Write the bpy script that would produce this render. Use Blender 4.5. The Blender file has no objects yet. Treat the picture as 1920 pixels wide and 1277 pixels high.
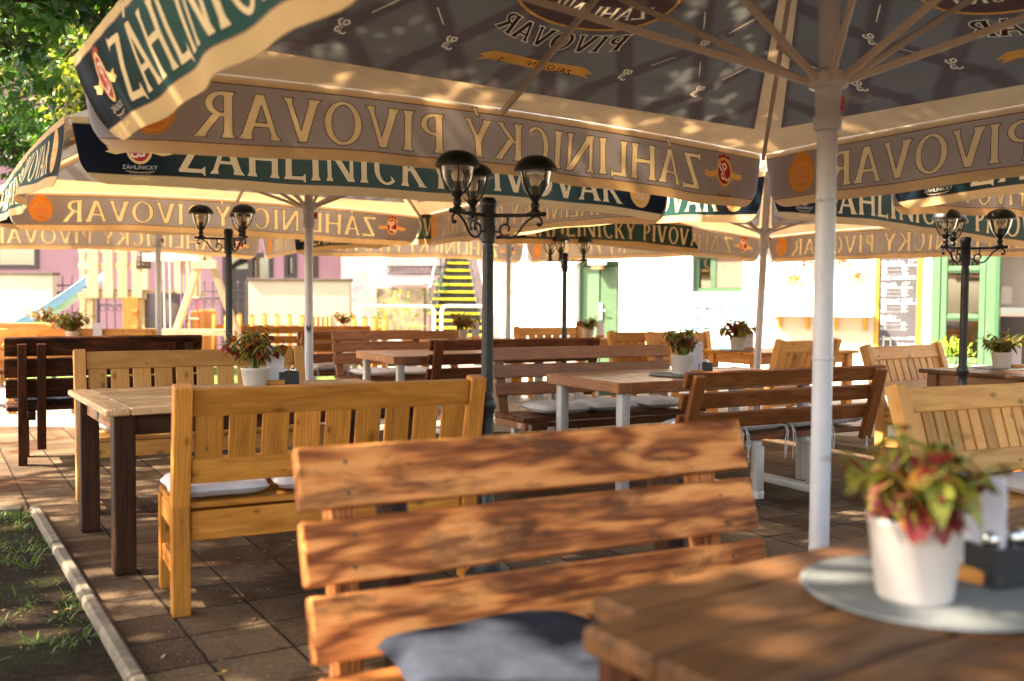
import bpy, math, random
from mathutils import Vector, Matrix
R = math.radians
sc = bpy.context.scene
col = sc.collection
rnd = random.Random(7)

# ------------------------------------------------------------------ camera, light, exposure
F_PX, HORIZON, CAM_H, ROLL = 1800.0, 565.0, 1.27, R(0.4)
PITCH = math.atan((638.5 - HORIZON) / F_PX)
cam_d = bpy.data.cameras.new('camera'); cam = bpy.data.objects.new('camera', cam_d); col.objects.link(cam)
cam_d.sensor_width = 36; cam_d.lens = F_PX / 1920 * 36; cam_d.clip_start = 0.05; cam_d.clip_end = 500
CAM_ROT = Matrix.Rotation(math.pi / 2 - PITCH, 3, 'X') @ Matrix.Rotation(ROLL, 3, 'Z')
cam.matrix_world = Matrix.Translation((0, 0, CAM_H)) @ CAM_ROT.to_4x4()
cam_d.dof.use_dof = True; cam_d.dof.focus_distance = 5.6; cam_d.dof.aperture_fstop = 1.8; cam_d.dof.aperture_blades = 0
sc.camera = cam
SUN_EL, SUN_AZ = R(46), R(262)          # azimuth clockwise from +Y: from the left, slightly behind the camera
w = bpy.data.worlds.new('World'); sc.world = w; w.use_nodes = True
nt = w.node_tree; bg = nt.nodes['Background']
sky = nt.nodes.new('ShaderNodeTexSky'); sky.sky_type = 'NISHITA'; sky.sun_disc = False
sky.sun_elevation = SUN_EL; sky.sun_rotation = SUN_AZ; sky.air_density = 1.0; sky.dust_density = 2.5
wb = nt.nodes.new('ShaderNodeMix'); wb.data_type = 'RGBA'; wb.blend_type = 'MULTIPLY'; wb.inputs[0].default_value = 1.0   # camera balanced for shade
wb.inputs[7].default_value = (1.06, 0.955, 0.81, 1)
nt.links.new(sky.outputs[0], wb.inputs[6]); nt.links.new(wb.outputs[2], bg.inputs[0]); bg.inputs[1].default_value = 0.15
sd = bpy.data.lights.new('sun', 'SUN'); sun = bpy.data.objects.new('sun', sd); col.objects.link(sun)
sd.energy = 5.0; sd.angle = R(0.55); sd.color = (1.0, 0.88, 0.70)
to_sun = Vector((math.sin(SUN_AZ) * math.cos(SUN_EL), math.cos(SUN_AZ) * math.cos(SUN_EL), math.sin(SUN_EL)))
sun.rotation_euler = to_sun.to_track_quat('Z', 'Y').to_euler()
sc.view_settings.view_transform = 'Standard'; sc.view_settings.look = 'None'
sc.view_settings.gamma = 1; sc.view_settings.exposure = 2.7; sc.view_settings.use_curve_mapping = False
sc.render.engine = 'CYCLES'
sc.cycles.use_denoising = True
sc.cycles.max_bounces = 10; sc.cycles.diffuse_bounces = 6; sc.cycles.transmission_bounces = 8; sc.cycles.transparent_max_bounces = 12

def ray(px, py):
    return CAM_ROT @ Vector(((px - 960) / F_PX, -(py - 638.5) / F_PX, -1))
def at(px, py, z):
    d = ray(px, py); t = (z - CAM_H) / d.z
    return Vector((d.x * t, d.y * t, z))
def atd(px, py, y):
    d = ray(px, py); t = y / d.y
    return Vector((d.x * t, y, CAM_H + d.z * t))
def rot2(v, a):
    return Vector((v[0] * math.cos(a) - v[1] * math.sin(a), v[0] * math.sin(a) + v[1] * math.cos(a), 0))

# ------------------------------------------------------------------ materials
def new_mat(name):
    m = bpy.data.materials.new(name); m.use_nodes = True
    t = m.node_tree; b = t.nodes['Principled BSDF']
    return m, t, b
def N(t, kind, **kw):
    n = t.nodes.new('ShaderNode' + kind)
    for k, v in kw.items(): setattr(n, k, v)
    return n
def L(t, a, b): t.links.new(a, b)
def ramp(t, fac, stops):
    r = N(t, 'ValToRGB'); e = r.color_ramp.elements
    while len(e) < len(stops): e.new(0.5)
    for k, (p, c) in enumerate(stops):
        e[k].position = p; e[k].color = (c, c, c, 1) if not isinstance(c, tuple) else (*c, 1)
    L(t, fac, r.inputs[0]); return r.outputs[0]
def mix(t, fac, a, b, kind='MIX'):
    m = N(t, 'Mix', data_type='RGBA', blend_type=kind)
    for s, v in ((0, fac), (6, a), (7, b)):
        if hasattr(v, 'links'): L(t, v, m.inputs[s])
        elif isinstance(v, tuple): m.inputs[s].default_value = (*v, 1)
        else: m.inputs[s].default_value = v
    return m.outputs[2]
def noise(t, vec, scale, detail=4, dist=0.0, rough=0.55):
    n = N(t, 'TexNoise'); n.inputs['Scale'].default_value = scale; n.inputs['Detail'].default_value = detail
    n.inputs['Distortion'].default_value = dist; n.inputs['Roughness'].default_value = rough
    if vec is not None: L(t, vec, n.inputs['Vector'])
    return n.outputs['Fac']
def mapping(t, vec, scale=(1, 1, 1), loc=(0, 0, 0), rot=(0, 0, 0), kind='POINT'):
    m = N(t, 'Mapping', vector_type=kind); m.inputs['Scale'].default_value = scale
    m.inputs['Location'].default_value = loc; m.inputs['Rotation'].default_value = rot
    L(t, vec, m.inputs['Vector']); return m.outputs[0]
def attr(t, name):
    a = N(t, 'Attribute'); a.attribute_name = name; return a
def math_n(t, op, a, b=0.0):
    m = N(t, 'Math', operation=op)
    for k, v in ((0, a), (1, b)):
        if hasattr(v, 'links'): L(t, v, m.inputs[k])
        else: m.inputs[k].default_value = v
    return m.outputs[0]
def bump(t, b, h, strength, dist=0.01):
    n = N(t, 'Bump'); n.inputs['Strength'].default_value = strength; n.inputs['Distance'].default_value = dist
    L(t, h, n.inputs['Height']); L(t, n.outputs[0], b.inputs['Normal'])
def plain(name, c, rough=0.6, var=0.12, metal=0.0, nscale=14.0, bmp=0.1, spec=0.5):
    m, t, b = new_mat(name)
    tc = N(t, 'TexCoord').outputs['Object']
    n1 = noise(t, tc, nscale, 6)
    n2 = noise(t, tc, nscale * 0.17, 3)
    f = math_n(t, 'ADD', math_n(t, 'MULTIPLY', n1, 0.5), math_n(t, 'MULTIPLY', n2, 0.5))
    lo = tuple(max(0, x * (1 - var * 1.6)) for x in c); hi = tuple(min(1, x * (1 + var)) for x in c)
    L(t, ramp(t, f, [(0.35, lo), (0.65, hi)]), b.inputs['Base Color'])
    b.inputs['Roughness'].default_value = rough; b.inputs['Metallic'].default_value = metal
    b.inputs['Specular IOR Level'].default_value = spec
    if bmp: bump(t, b, n1, bmp, 0.004)
    return m
def wood(name, light, mid, dark, rough=0.5, knots=0.5, stain=0.0, stain_c=(0.03, 0.016, 0.01), weather=0.0, rings=0.5, contrast=1.0):
    m, t, b = new_mat(name)
    g = attr(t, 'gc').outputs['Vector']; bv = attr(t, 'bv').outputs['Fac']
    warp = N(t, 'TexNoise'); warp.inputs['Scale'].default_value = 3.0; warp.inputs['Detail'].default_value = 2
    L(t, mapping(t, g, (0.7, 2, 2)), warp.inputs['Vector'])
    wv = N(t, 'VectorMath', operation='MULTIPLY_ADD'); L(t, warp.outputs['Color'], wv.inputs[0])
    wv.inputs[1].default_value = (0.0, 0.05, 0.05); L(t, g, wv.inputs[2])
    gw = wv.outputs[0]
    n1 = noise(t, mapping(t, gw, (1.3, 26, 26)), 2.2, 6, 0.25)
    wave = N(t, 'TexWave', wave_type='BANDS', bands_direction='Y'); wave.inputs['Scale'].default_value = 11
    wave.inputs['Distortion'].default_value = 5.0; wave.inputs['Detail'].default_value = 3; wave.inputs['Detail Scale'].default_value = 1.2
    L(t, mapping(t, gw, (0.22, 2.2, 2.2)), wave.inputs['Vector'])
    fib = noise(t, mapping(t, g, (6, 240, 240)), 2.0, 3)
    f = math_n(t, 'ADD', math_n(t, 'MULTIPLY', n1, 1 - rings * 0.5), math_n(t, 'MULTIPLY', wave.outputs['Fac'], rings * 0.5))
    f = math_n(t, 'ADD', math_n(t, 'MULTIPLY', f, 0.74), math_n(t, 'MULTIPLY', fib, 0.26))
    c = ramp(t, f, [(0.5 - 0.24 * contrast, dark), (0.5, mid), (0.5 + 0.2 * contrast, light)])
    vo = N(t, 'TexVoronoi', feature='F1', voronoi_dimensions='2D'); vo.inputs['Scale'].default_value = 1.0
    sp_ = N(t, 'SeparateXYZ'); L(t, g, sp_.inputs[0]); cb_ = N(t, 'CombineXYZ')
    L(t, math_n(t, 'MULTIPLY', sp_.outputs[0], 5.0), cb_.inputs[0]); L(t, math_n(t, 'MULTIPLY', math_n(t, 'ADD', sp_.outputs[1], sp_.outputs[2]), 9.0), cb_.inputs[1])
    L(t, cb_.outputs[0], vo.inputs['Vector'])
    sc_ = N(t, 'SeparateColor'); L(t, vo.outputs['Color'], sc_.inputs[0])
    kd = math_n(t, 'DIVIDE', vo.outputs['Distance'], math_n(t, 'ADD', math_n(t, 'MULTIPLY', sc_.outputs[0], 1.1), 0.35))
    kn = ramp(t, kd, [(0.03, 1.0), (0.075, 0.8), (0.09, 0.25), (0.12, 0.45), (0.15, 0.0)])
    kn = math_n(t, 'MULTIPLY', kn, ramp(t, sc_.outputs[1], [(0.45, 0.0), (0.5, 1.0)]))
    c = mix(t, math_n(t, 'MULTIPLY', kn, knots), c, tuple(x * 0.32 for x in mid))
    if stain:
        s = noise(t, mapping(t, g, (1.9, 8, 8)), 1.7, 6, 0.3, 0.66)
        s = ramp(t, s, [(0.50, 0.0), (0.535, 0.35), (0.62, 1.0)])
        c = mix(t, math_n(t, 'MULTIPLY', s, stain), c, stain_c)
    if weather:
        s = noise(t, mapping(t, g, (2.5, 14, 14)), 2.0, 5, 0.4)
        s = ramp(t, s, [(0.45, 0.0), (0.62, 1.0)])
        c = mix(t, math_n(t, 'MULTIPLY', s, weather), c, (0.33, 0.28, 0.23))
    v = N(t, 'MapRange'); L(t, bv, v.inputs[0]); v.inputs[3].default_value = 0.70; v.inputs[4].default_value = 1.16
    hs = N(t, 'HueSaturation'); L(t, c, hs.inputs['Color']); L(t, v.outputs[0], hs.inputs['Value'])
    L(t, hs.outputs[0], b.inputs['Base Color'])
    L(t, ramp(t, n1, [(0.3, rough + 0.12), (0.7, rough - 0.08)]), b.inputs['Roughness']); b.inputs['Specular IOR Level'].default_value = 0.5 if rough < .35 else 0.14
    bump(t, b, math_n(t, 'ADD', fib, n1), 0.28, 0.003)
    return m
def cloth(name, c, trans=0.45, c2=None, lattice=False, var=0.08, tcol=None, tcol2=None, spec=0.25):
    """woven canvas: part of the light goes through it"""
    m, t, b = new_mat(name)
    out = t.nodes['Material Output']
    g = attr(t, 'gc').outputs['Vector']
    n1 = noise(t, mapping(t, g, (1.2, 2.5, 1)), 2.0, 4)
    base = ramp(t, n1, [(0.3, tuple(x * (1 - var) for x in c)), (0.7, tuple(min(1, x * (1 + var)) for x in c))])
    if c2:
        sx = N(t, 'SeparateXYZ'); L(t, g, sx.inputs[0])
        a = math_n(t, 'ABSOLUTE', sx.outputs[0])
        ef = ramp(t, math_n(t, 'DIVIDE', a, 2.0), [(0.46, 0.0), (0.84, 1.0)]); base = mix(t, ef, base, c2)
    if lattice:      # the printed diamond bands of the roof
        sx = N(t, 'SeparateXYZ'); L(t, g, sx.inputs[0])
        p_ = math_n(t, 'DIVIDE', sx.outputs[0], 0.52); q_ = math_n(t, 'DIVIDE', math_n(t, 'SUBTRACT', sx.outputs[1], 0.42), 0.64)
        ds = []
        for op in ('ADD', 'SUBTRACT'): ds.append(math_n(t, 'ABSOLUTE', math_n(t, 'SUBTRACT', math_n(t, 'FRACT', math_n(t, 'ADD', math_n(t, op, p_, q_), 100.5)), 0.5)))
        base = mix(t, ramp(t, math_n(t, 'MINIMUM', ds[0], ds[1]), [(0.075, 1.0), (0.15, 0.0)]), base, (0.235, 0.175, 0.172))
    L(t, base, b.inputs['Base Color']); b.inputs['Roughness'].default_value = 0.75; b.inputs['Specular IOR Level'].default_value = spec
    tr = N(t, 'BsdfTranslucent')
    if tcol: L(t, mix(t, ef, tcol, tcol2), tr.inputs['Color'])     # dye sits on one face of a pale weave
    else: L(t, base, tr.inputs['Color'])
    mx = N(t, 'MixShader'); mx.inputs[0].default_value = trans
    L(t, b.outputs[0], mx.inputs[1]); L(t, tr.outputs[0], mx.inputs[2]); L(t, mx.outputs[0], out.inputs['Surface'])
    bump(t, b, noise(t, mapping(t, g, (1, 1, 1)), 9, 3), 0.12, 0.02)
    return m
def leaf_mat(name, c_lo, c_hi, trans=0.35):
    m, t, b = new_mat(name); out = t.nodes['Material Output']
    bv = attr(t, 'bv').outputs['Fac']
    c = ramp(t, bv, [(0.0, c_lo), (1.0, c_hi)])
    L(t, c, b.inputs['Base Color']); b.inputs['Roughness'].default_value = 0.45
    tr = N(t, 'BsdfTranslucent'); L(t, mix(t, 1.0, c, (1.5, 1.6, 0.6), 'MULTIPLY'), tr.inputs['Color'])
    mx = N(t, 'MixShader'); mx.inputs[0].default_value = trans
    L(t, b.outputs[0], mx.inputs[1]); L(t, tr.outputs[0], mx.inputs[2]); L(t, mx.outputs[0], out.inputs['Surface'])
    return m
def coleus_mat(name, heart, heart2, rim, rim2):
    m, t, b = new_mat(name); out = t.nodes['Material Output']
    g = attr(t, 'gc').outputs['Vector']; bv = attr(t, 'bv').outputs['Fac']
    sx = N(t, 'SeparateXYZ'); L(t, g, sx.inputs[0])
    e = math_n(t, 'ABSOLUTE', sx.outputs[0])
    nn = noise(t, mapping(t, g, (6, 9, 1)), 1.0, 2)
    e = math_n(t, 'ADD', e, math_n(t, 'MULTIPLY', math_n(t, 'SUBTRACT', nn, 0.5), 0.7))
    e = math_n(t, 'ADD', e, math_n(t, 'MULTIPLY', math_n(t, 'SUBTRACT', bv, 0.5), 0.75))
    h = ramp(t, bv, [(0.0, heart2), (0.45, heart)])
    rr = ramp(t, nn, [(0.3, rim), (0.7, rim2)])
    c = mix(t, ramp(t, e, [(0.30, 0.0), (0.50, 1.0)]), h, rr)
    L(t, c, b.inputs['Base Color']); b.inputs['Roughness'].default_value = 0.5
    tr = N(t, 'BsdfTranslucent'); L(t, c, tr.inputs['Color'])
    mx = N(t, 'MixShader'); mx.inputs[0].default_value = 0.3
    L(t, b.outputs[0], mx.inputs[1]); L(t, tr.outputs[0], mx.inputs[2]); L(t, mx.outputs[0], out.inputs['Surface'])
    return m
def glass_mat(name, tint=(0.95, 0.95, 0.92), refl=0.12, rough=0.03):
    m, t, b = new_mat(name); out = t.nodes['Material Output']
    tp = N(t, 'BsdfTransparent'); tp.inputs[0].default_value = (*tint, 1)
    gl = N(t, 'BsdfGlossy'); gl.inputs['Roughness'].default_value = rough
    lw = N(t, 'LayerWeight'); lw.inputs[0].default_value = 0.35
    f = math_n(t, 'ADD', math_n(t, 'MULTIPLY', lw.outputs['Facing'], 0.5), refl)
    mx = N(t, 'MixShader'); L(t, f, mx.inputs[0]); L(t, tp.outputs[0], mx.inputs[1]); L(t, gl.outputs[0], mx.inputs[2])
    L(t, mx.outputs[0], out.inputs['Surface']); return m

M = {}
M['honey'] = wood('honey_pine', (0.64, 0.285, 0.055), (0.50, 0.19, 0.030), (0.28, 0.092, 0.015), 0.42, 0.75, rings=0.5, contrast=1.4, stain=0.3, stain_c=(0.16, 0.05, 0.012))
M['pine'] = wood('pale_pine', (0.66, 0.36, 0.12), (0.56, 0.265, 0.075), (0.36, 0.145, 0.04), 0.45, 0.8, rings=0.5, contrast=1.5)
M['weathered'] = wood('weathered_table_top', (0.66, 0.43, 0.22), (0.54, 0.32, 0.15), (0.27, 0.15, 0.07), 0.42, 0.3, stain=0.5, stain_c=(0.12, 0.07, 0.04), weather=0.12)
M['table_dark'] = wood('dark_stained_pine', (0.085, 0.036, 0.017), (0.052, 0.021, 0.010), (0.022, 0.009, 0.005), 0.5, 0.5, stain=0.5)
M['apron'] = wood('flaking_apron', (0.42, 0.2, 0.09), (0.30, 0.12, 0.05), (0.12, 0.05, 0.02), 0.5, 0.4, weather=0.6)
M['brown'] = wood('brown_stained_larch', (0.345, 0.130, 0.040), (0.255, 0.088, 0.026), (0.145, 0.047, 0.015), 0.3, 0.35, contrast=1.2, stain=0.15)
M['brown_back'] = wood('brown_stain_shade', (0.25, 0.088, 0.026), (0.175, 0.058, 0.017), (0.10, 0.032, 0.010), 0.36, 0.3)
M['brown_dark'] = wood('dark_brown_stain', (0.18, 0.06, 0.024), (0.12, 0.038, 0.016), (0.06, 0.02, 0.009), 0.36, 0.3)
M['rustic'] = wood('scorched_rustic_pine', (0.72, 0.285, 0.082), (0.54, 0.175, 0.043), (0.17, 0.045, 0.012), 0.5, 0.9, contrast=0.9, stain=0.74, stain_c=(0.07, 0.026, 0.012), rings=1.0)
M['rustic_dark'] = wood('burnt_dark_planks', (0.10, 0.032, 0.012), (0.055, 0.018, 0.008), (0.014, 0.007, 0.005), 0.42, 0.5, stain=0.8, stain_c=(0.006, 0.004, 0.004))
M['rustic_table'] = wood('worn_table_planks', (0.20, 0.095, 0.036), (0.125, 0.054, 0.021), (0.05, 0.02, 0.008), 0.42, 0.5, stain=0.6, stain_c=(0.045, 0.02, 0.01))
M['orange_wood'] = wood('orange_pine', (0.66, 0.30, 0.08), (0.55, 0.22, 0.05), (0.38, 0.13, 0.03), 0.5, 0.3)
M['play_wood'] = wood('bleached_play_timber', (0.64, 0.50, 0.34), (0.56, 0.41, 0.25), (0.42, 0.28, 0.15), 0.55, 0.3)
M['picket'] = wood('orange_pickets', (0.72, 0.32, 0.08), (0.6, 0.24, 0.05), (0.42, 0.15, 0.03), 0.55, 0.3)
M['oval_green'] = cloth('printed_green_canvas', (0.003, 0.060, 0.050), 0.28, (0.003, 0.007, 0.013), tcol=(0.44, 0.39, 0.33), tcol2=(0.07, 0.06, 0.055), spec=0.06)
M['taupe'] = cloth('canvas_reverse', (0.74, 0.67, 0.66), 0.52)
M['panel'] = cloth('roof_canvas_reverse', (0.33, 0.295, 0.275), 0.45, lattice=True)
M['roof_out'] = cloth('roof_canvas_print', (0.36, 0.39, 0.35), 0.5)
M['cream'] = cloth('cream_canvas', (0.76, 0.62, 0.44), 0.45)
M['piping'] = cloth('brown_piping', (0.22, 0.12, 0.07), 0.2)
M['p_cream'] = cloth('cream_print', (0.88, 0.78, 0.60), 0.47, var=0.04)
M['p_dark_in'] = cloth('dark_print_reverse', (0.10, 0.06, 0.055), 0.3)
M['hem_out'] = cloth('golden_hem', (0.66, 0.45, 0.20), 0.40)
M['p_letter_out'] = cloth('golden_letters', (0.82, 0.63, 0.34), 0.42, var=0.04)
M['p_gold'] = cloth('gold_print', (0.75, 0.36, 0.07), 0.32, var=0.12)
M['p_gold2'] = cloth('pale_gold_print', (0.85, 0.55, 0.2), 0.32)
M['p_red'] = cloth('red_print', (0.48, 0.035, 0.02), 0.25)
M['p_dark'] = cloth('dark_print', (0.045, 0.022, 0.028), 0.15)
M['p_plum'] = cloth('plum_print', (0.24, 0.175, 0.165), 0.40)
M['pole_white'] = plain('white_enamel', (0.50, 0.49, 0.53), 0.34, 0.10, nscale=9, bmp=0.03)
M['rib'] = plain('beige_enamel', (0.56, 0.48, 0.41), 0.4, 0.06, nscale=30, bmp=0.03)
M['grey_metal'] = plain('grey_powder_coat', (0.42, 0.40, 0.385), 0.45, 0.08, nscale=40, bmp=0.08)
M['iron'] = plain('black_cast_iron', (0.011, 0.0105, 0.011), 0.45, 0.3, nscale=60, bmp=0.25)
M['iron_far'] = plain('wrought_iron', (0.035, 0.032, 0.038), 0.6, 0.2)
M['steel_white'] = plain('white_steel_tube', (0.78, 0.84, 0.78), 0.4, 0.05)
M['galv'] = plain('galvanised_steel', (0.42, 0.42, 0.45), 0.4, 0.12, metal=0.5)
M['glass'] = glass_mat('lamp_glass', (0.96, 0.93, 0.86), 0.08)
M['pane'] = glass_mat('window_glass', (0.72, 0.75, 0.74), 0.22)
M['acrylic'] = glass_mat('acrylic', (0.93, 0.93, 0.97), 0.10)
M['bulb'] = plain('frosted_bulb', (0.80, 0.72, 0.58), 0.2, 0.03, bmp=0)
M['socket'] = plain('black_socket', (0.02, 0.02, 0.02), 0.5, 0.1)
M['pot'] = plain('white_glazed_pot', (0.52, 0.455, 0.41), 0.38, 0.09, nscale=7, bmp=0.03)
M['soil'] = plain('potting_soil', (0.035, 0.022, 0.014), 0.95, 0.4, nscale=90, bmp=0.6)
M['cushion'] = plain('grey_cotton', (0.50, 0.475, 0.475), 0.9, 0.07, nscale=160, bmp=0.25, spec=0.1)
M['cushion_dark'] = plain('navy_cotton', (0.028, 0.032, 0.045), 0.9, 0.2, nscale=120, bmp=0.3, spec=0.1)
M['tie'] = plain('cotton_tape', (0.62, 0.60, 0.62), 0.9, 0.05, bmp=0)
M['mat'] = plain('grey_woven_mat', (0.15, 0.155, 0.148), 0.7, 0.10, nscale=220, bmp=0.5)
M['paper'] = plain('white_paper', (0.78, 0.77, 0.80), 0.6, 0.02, bmp=0)
M['black_plastic'] = plain('black_plastic', (0.016, 0.017, 0.02), 0.35, 0.2, bmp=0)
M['steel'] = plain('shaker_steel', (0.6, 0.6, 0.58), 0.22, 0.05, metal=1.0, bmp=0)
M['red_print'] = plain('red_label', (0.5, 0.06, 0.03), 0.5, 0.1, bmp=0)
M['terracotta'] = plain('terracotta', (0.5, 0.17, 0.07), 0.8, 0.15)
M['white_wall'] = plain('white_lime_render', (0.84, 0.81, 0.75), 0.9, 0.05, nscale=3, bmp=0.2)
M['pink_wall'] = plain('pink_render', (0.30, 0.168, 0.195), 0.9, 0.10, nscale=2.2, bmp=0.2)
M['peel_wall'] = plain('peeling_pink_render', (0.58, 0.42, 0.42), 0.9, 0.35, nscale=2.4, bmp=0.3)
M['cream_wall'] = plain('cream_render', (0.50, 0.435, 0.33), 0.9, 0.08, nscale=2, bmp=0.2)
M['stone'] = plain('rubble_stone', (0.42, 0.32, 0.21), 0.9, 0.45, nscale=6, bmp=0.8)
M['coping'] = plain('dark_coping', (0.11, 0.08, 0.06), 0.8, 0.2)
M['kerb'] = plain('kerb_concrete', (0.135, 0.105, 0.07), 0.9, 0.28, nscale=22, bmp=0.5)
M['green_paint'] = plain('green_gloss_paint', (0.085, 0.165, 0.085), 0.35, 0.07, bmp=0.04)
M['green_dark'] = plain('dark_green_paint', (0.05, 0.115, 0.055), 0.4, 0.1, bmp=0.04)
M['green_mid'] = plain('weathered_green_paint', (0.055, 0.105, 0.05), 0.45, 0.1, bmp=0.04)
M['blind'] = plain('brown_roller_blind', (0.20, 0.125, 0.085), 0.8, 0.12, nscale=20)
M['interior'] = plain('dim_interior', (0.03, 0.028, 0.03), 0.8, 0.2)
M['panel_grey'] = plain('beige_panel', (0.30, 0.245, 0.205), 0.5, 0.05)
M['chalkboard'] = plain('chalkboard', (0.060, 0.054, 0.060), 0.8, 0.25, nscale=3)
M['chalk'] = plain('chalk_paint', (0.86, 0.84, 0.80), 0.9, 0.05, bmp=0)
M['yellow'] = plain('yellow_paint', (0.52, 0.28, 0.02), 0.5, 0.08)
M['tread_yellow'] = plain('yellow_nosing', (0.85, 0.68, 0.02), 0.5, 0.08)
M['tread'] = plain('dark_steel_tread', (0.10, 0.10, 0.085), 0.6, 0.2)
M['blue_slide'] = plain('blue_plastic', (0.22, 0.45, 0.80), 0.25, 0.05, bmp=0)
M['brown_board'] = plain('brown_hpl_board', (0.075, 0.045, 0.04), 0.5, 0.1)
M['white_plastic'] = plain('white_plastic', (0.8, 0.8, 0.78), 0.35, 0.03, bmp=0)
M['rope'] = plain('white_rope', (0.7, 0.66, 0.55), 0.9, 0.1)
M['rope_purple'] = plain('purple_rope', (0.28, 0.14, 0.36), 0.9, 0.1)
M['rope_red'] = plain('red_rope', (0.62, 0.06, 0.05), 0.9, 0.1)
M['teal_plastic'] = plain('turquoise_plastic', (0.05, 0.45, 0.55), 0.3, 0.05)
M['frame_dark'] = plain('dark_brown_frame', (0.035, 0.022, 0.02), 0.5, 0.2)
M['bark'] = plain('bark', (0.075, 0.055, 0.04), 0.95, 0.4, nscale=30, bmp=0.8)
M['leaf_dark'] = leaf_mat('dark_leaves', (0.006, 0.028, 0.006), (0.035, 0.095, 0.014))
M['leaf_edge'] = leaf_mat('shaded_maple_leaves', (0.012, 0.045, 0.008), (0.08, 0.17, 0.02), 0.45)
M['leaf_lit'] = leaf_mat('sunlit_leaves', (0.12, 0.19, 0.025), (0.36, 0.34, 0.055))  # sunlight put into the leaf colour: brighter and yellower than the other leaves
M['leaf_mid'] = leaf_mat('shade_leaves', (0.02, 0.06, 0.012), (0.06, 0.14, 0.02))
M['grass'] = leaf_mat('grass_blades', (0.035, 0.085, 0.008), (0.13, 0.20, 0.02))
M['lime'] = leaf_mat('lime_leaves', (0.16, 0.30, 0.02), (0.42, 0.55, 0.06))
M['litter'] = leaf_mat('fallen_leaf', (0.10, 0.04, 0.012), (0.45, 0.26, 0.06), 0.1)
M['flower_red'] = leaf_mat('red_petals', (0.22, 0.008, 0.015), (0.45, 0.03, 0.03), 0.1)
M['flower_yellow'] = leaf_mat('yellow_petals', (0.30, 0.09, 0.005), (0.55, 0.22, 0.012), 0.1)
M['stem'] = plain('plant_stem', (0.16, 0.20, 0.04), 0.6, 0.2, bmp=0)
M['coleus'] = coleus_mat('coleus_leaf', (0.085, 0.013, 0.02), (0.26, 0.022, 0.018), (0.15, 0.165, 0.015), (0.34, 0.29, 0.03))
M['coleus_red'] = coleus_mat('coleus_red_leaf', (0.20, 0.004, 0.007), (0.15, 0.004, 0.006), (0.30, 0.085, 0.008), (0.33, 0.15, 0.012))
M['coleus_green'] = coleus_mat('coleus_green_leaf', (0.075, 0.045, 0.012), (0.13, 0.03, 0.014), (0.14, 0.17, 0.018), (0.27, 0.25, 0.03))

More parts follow.
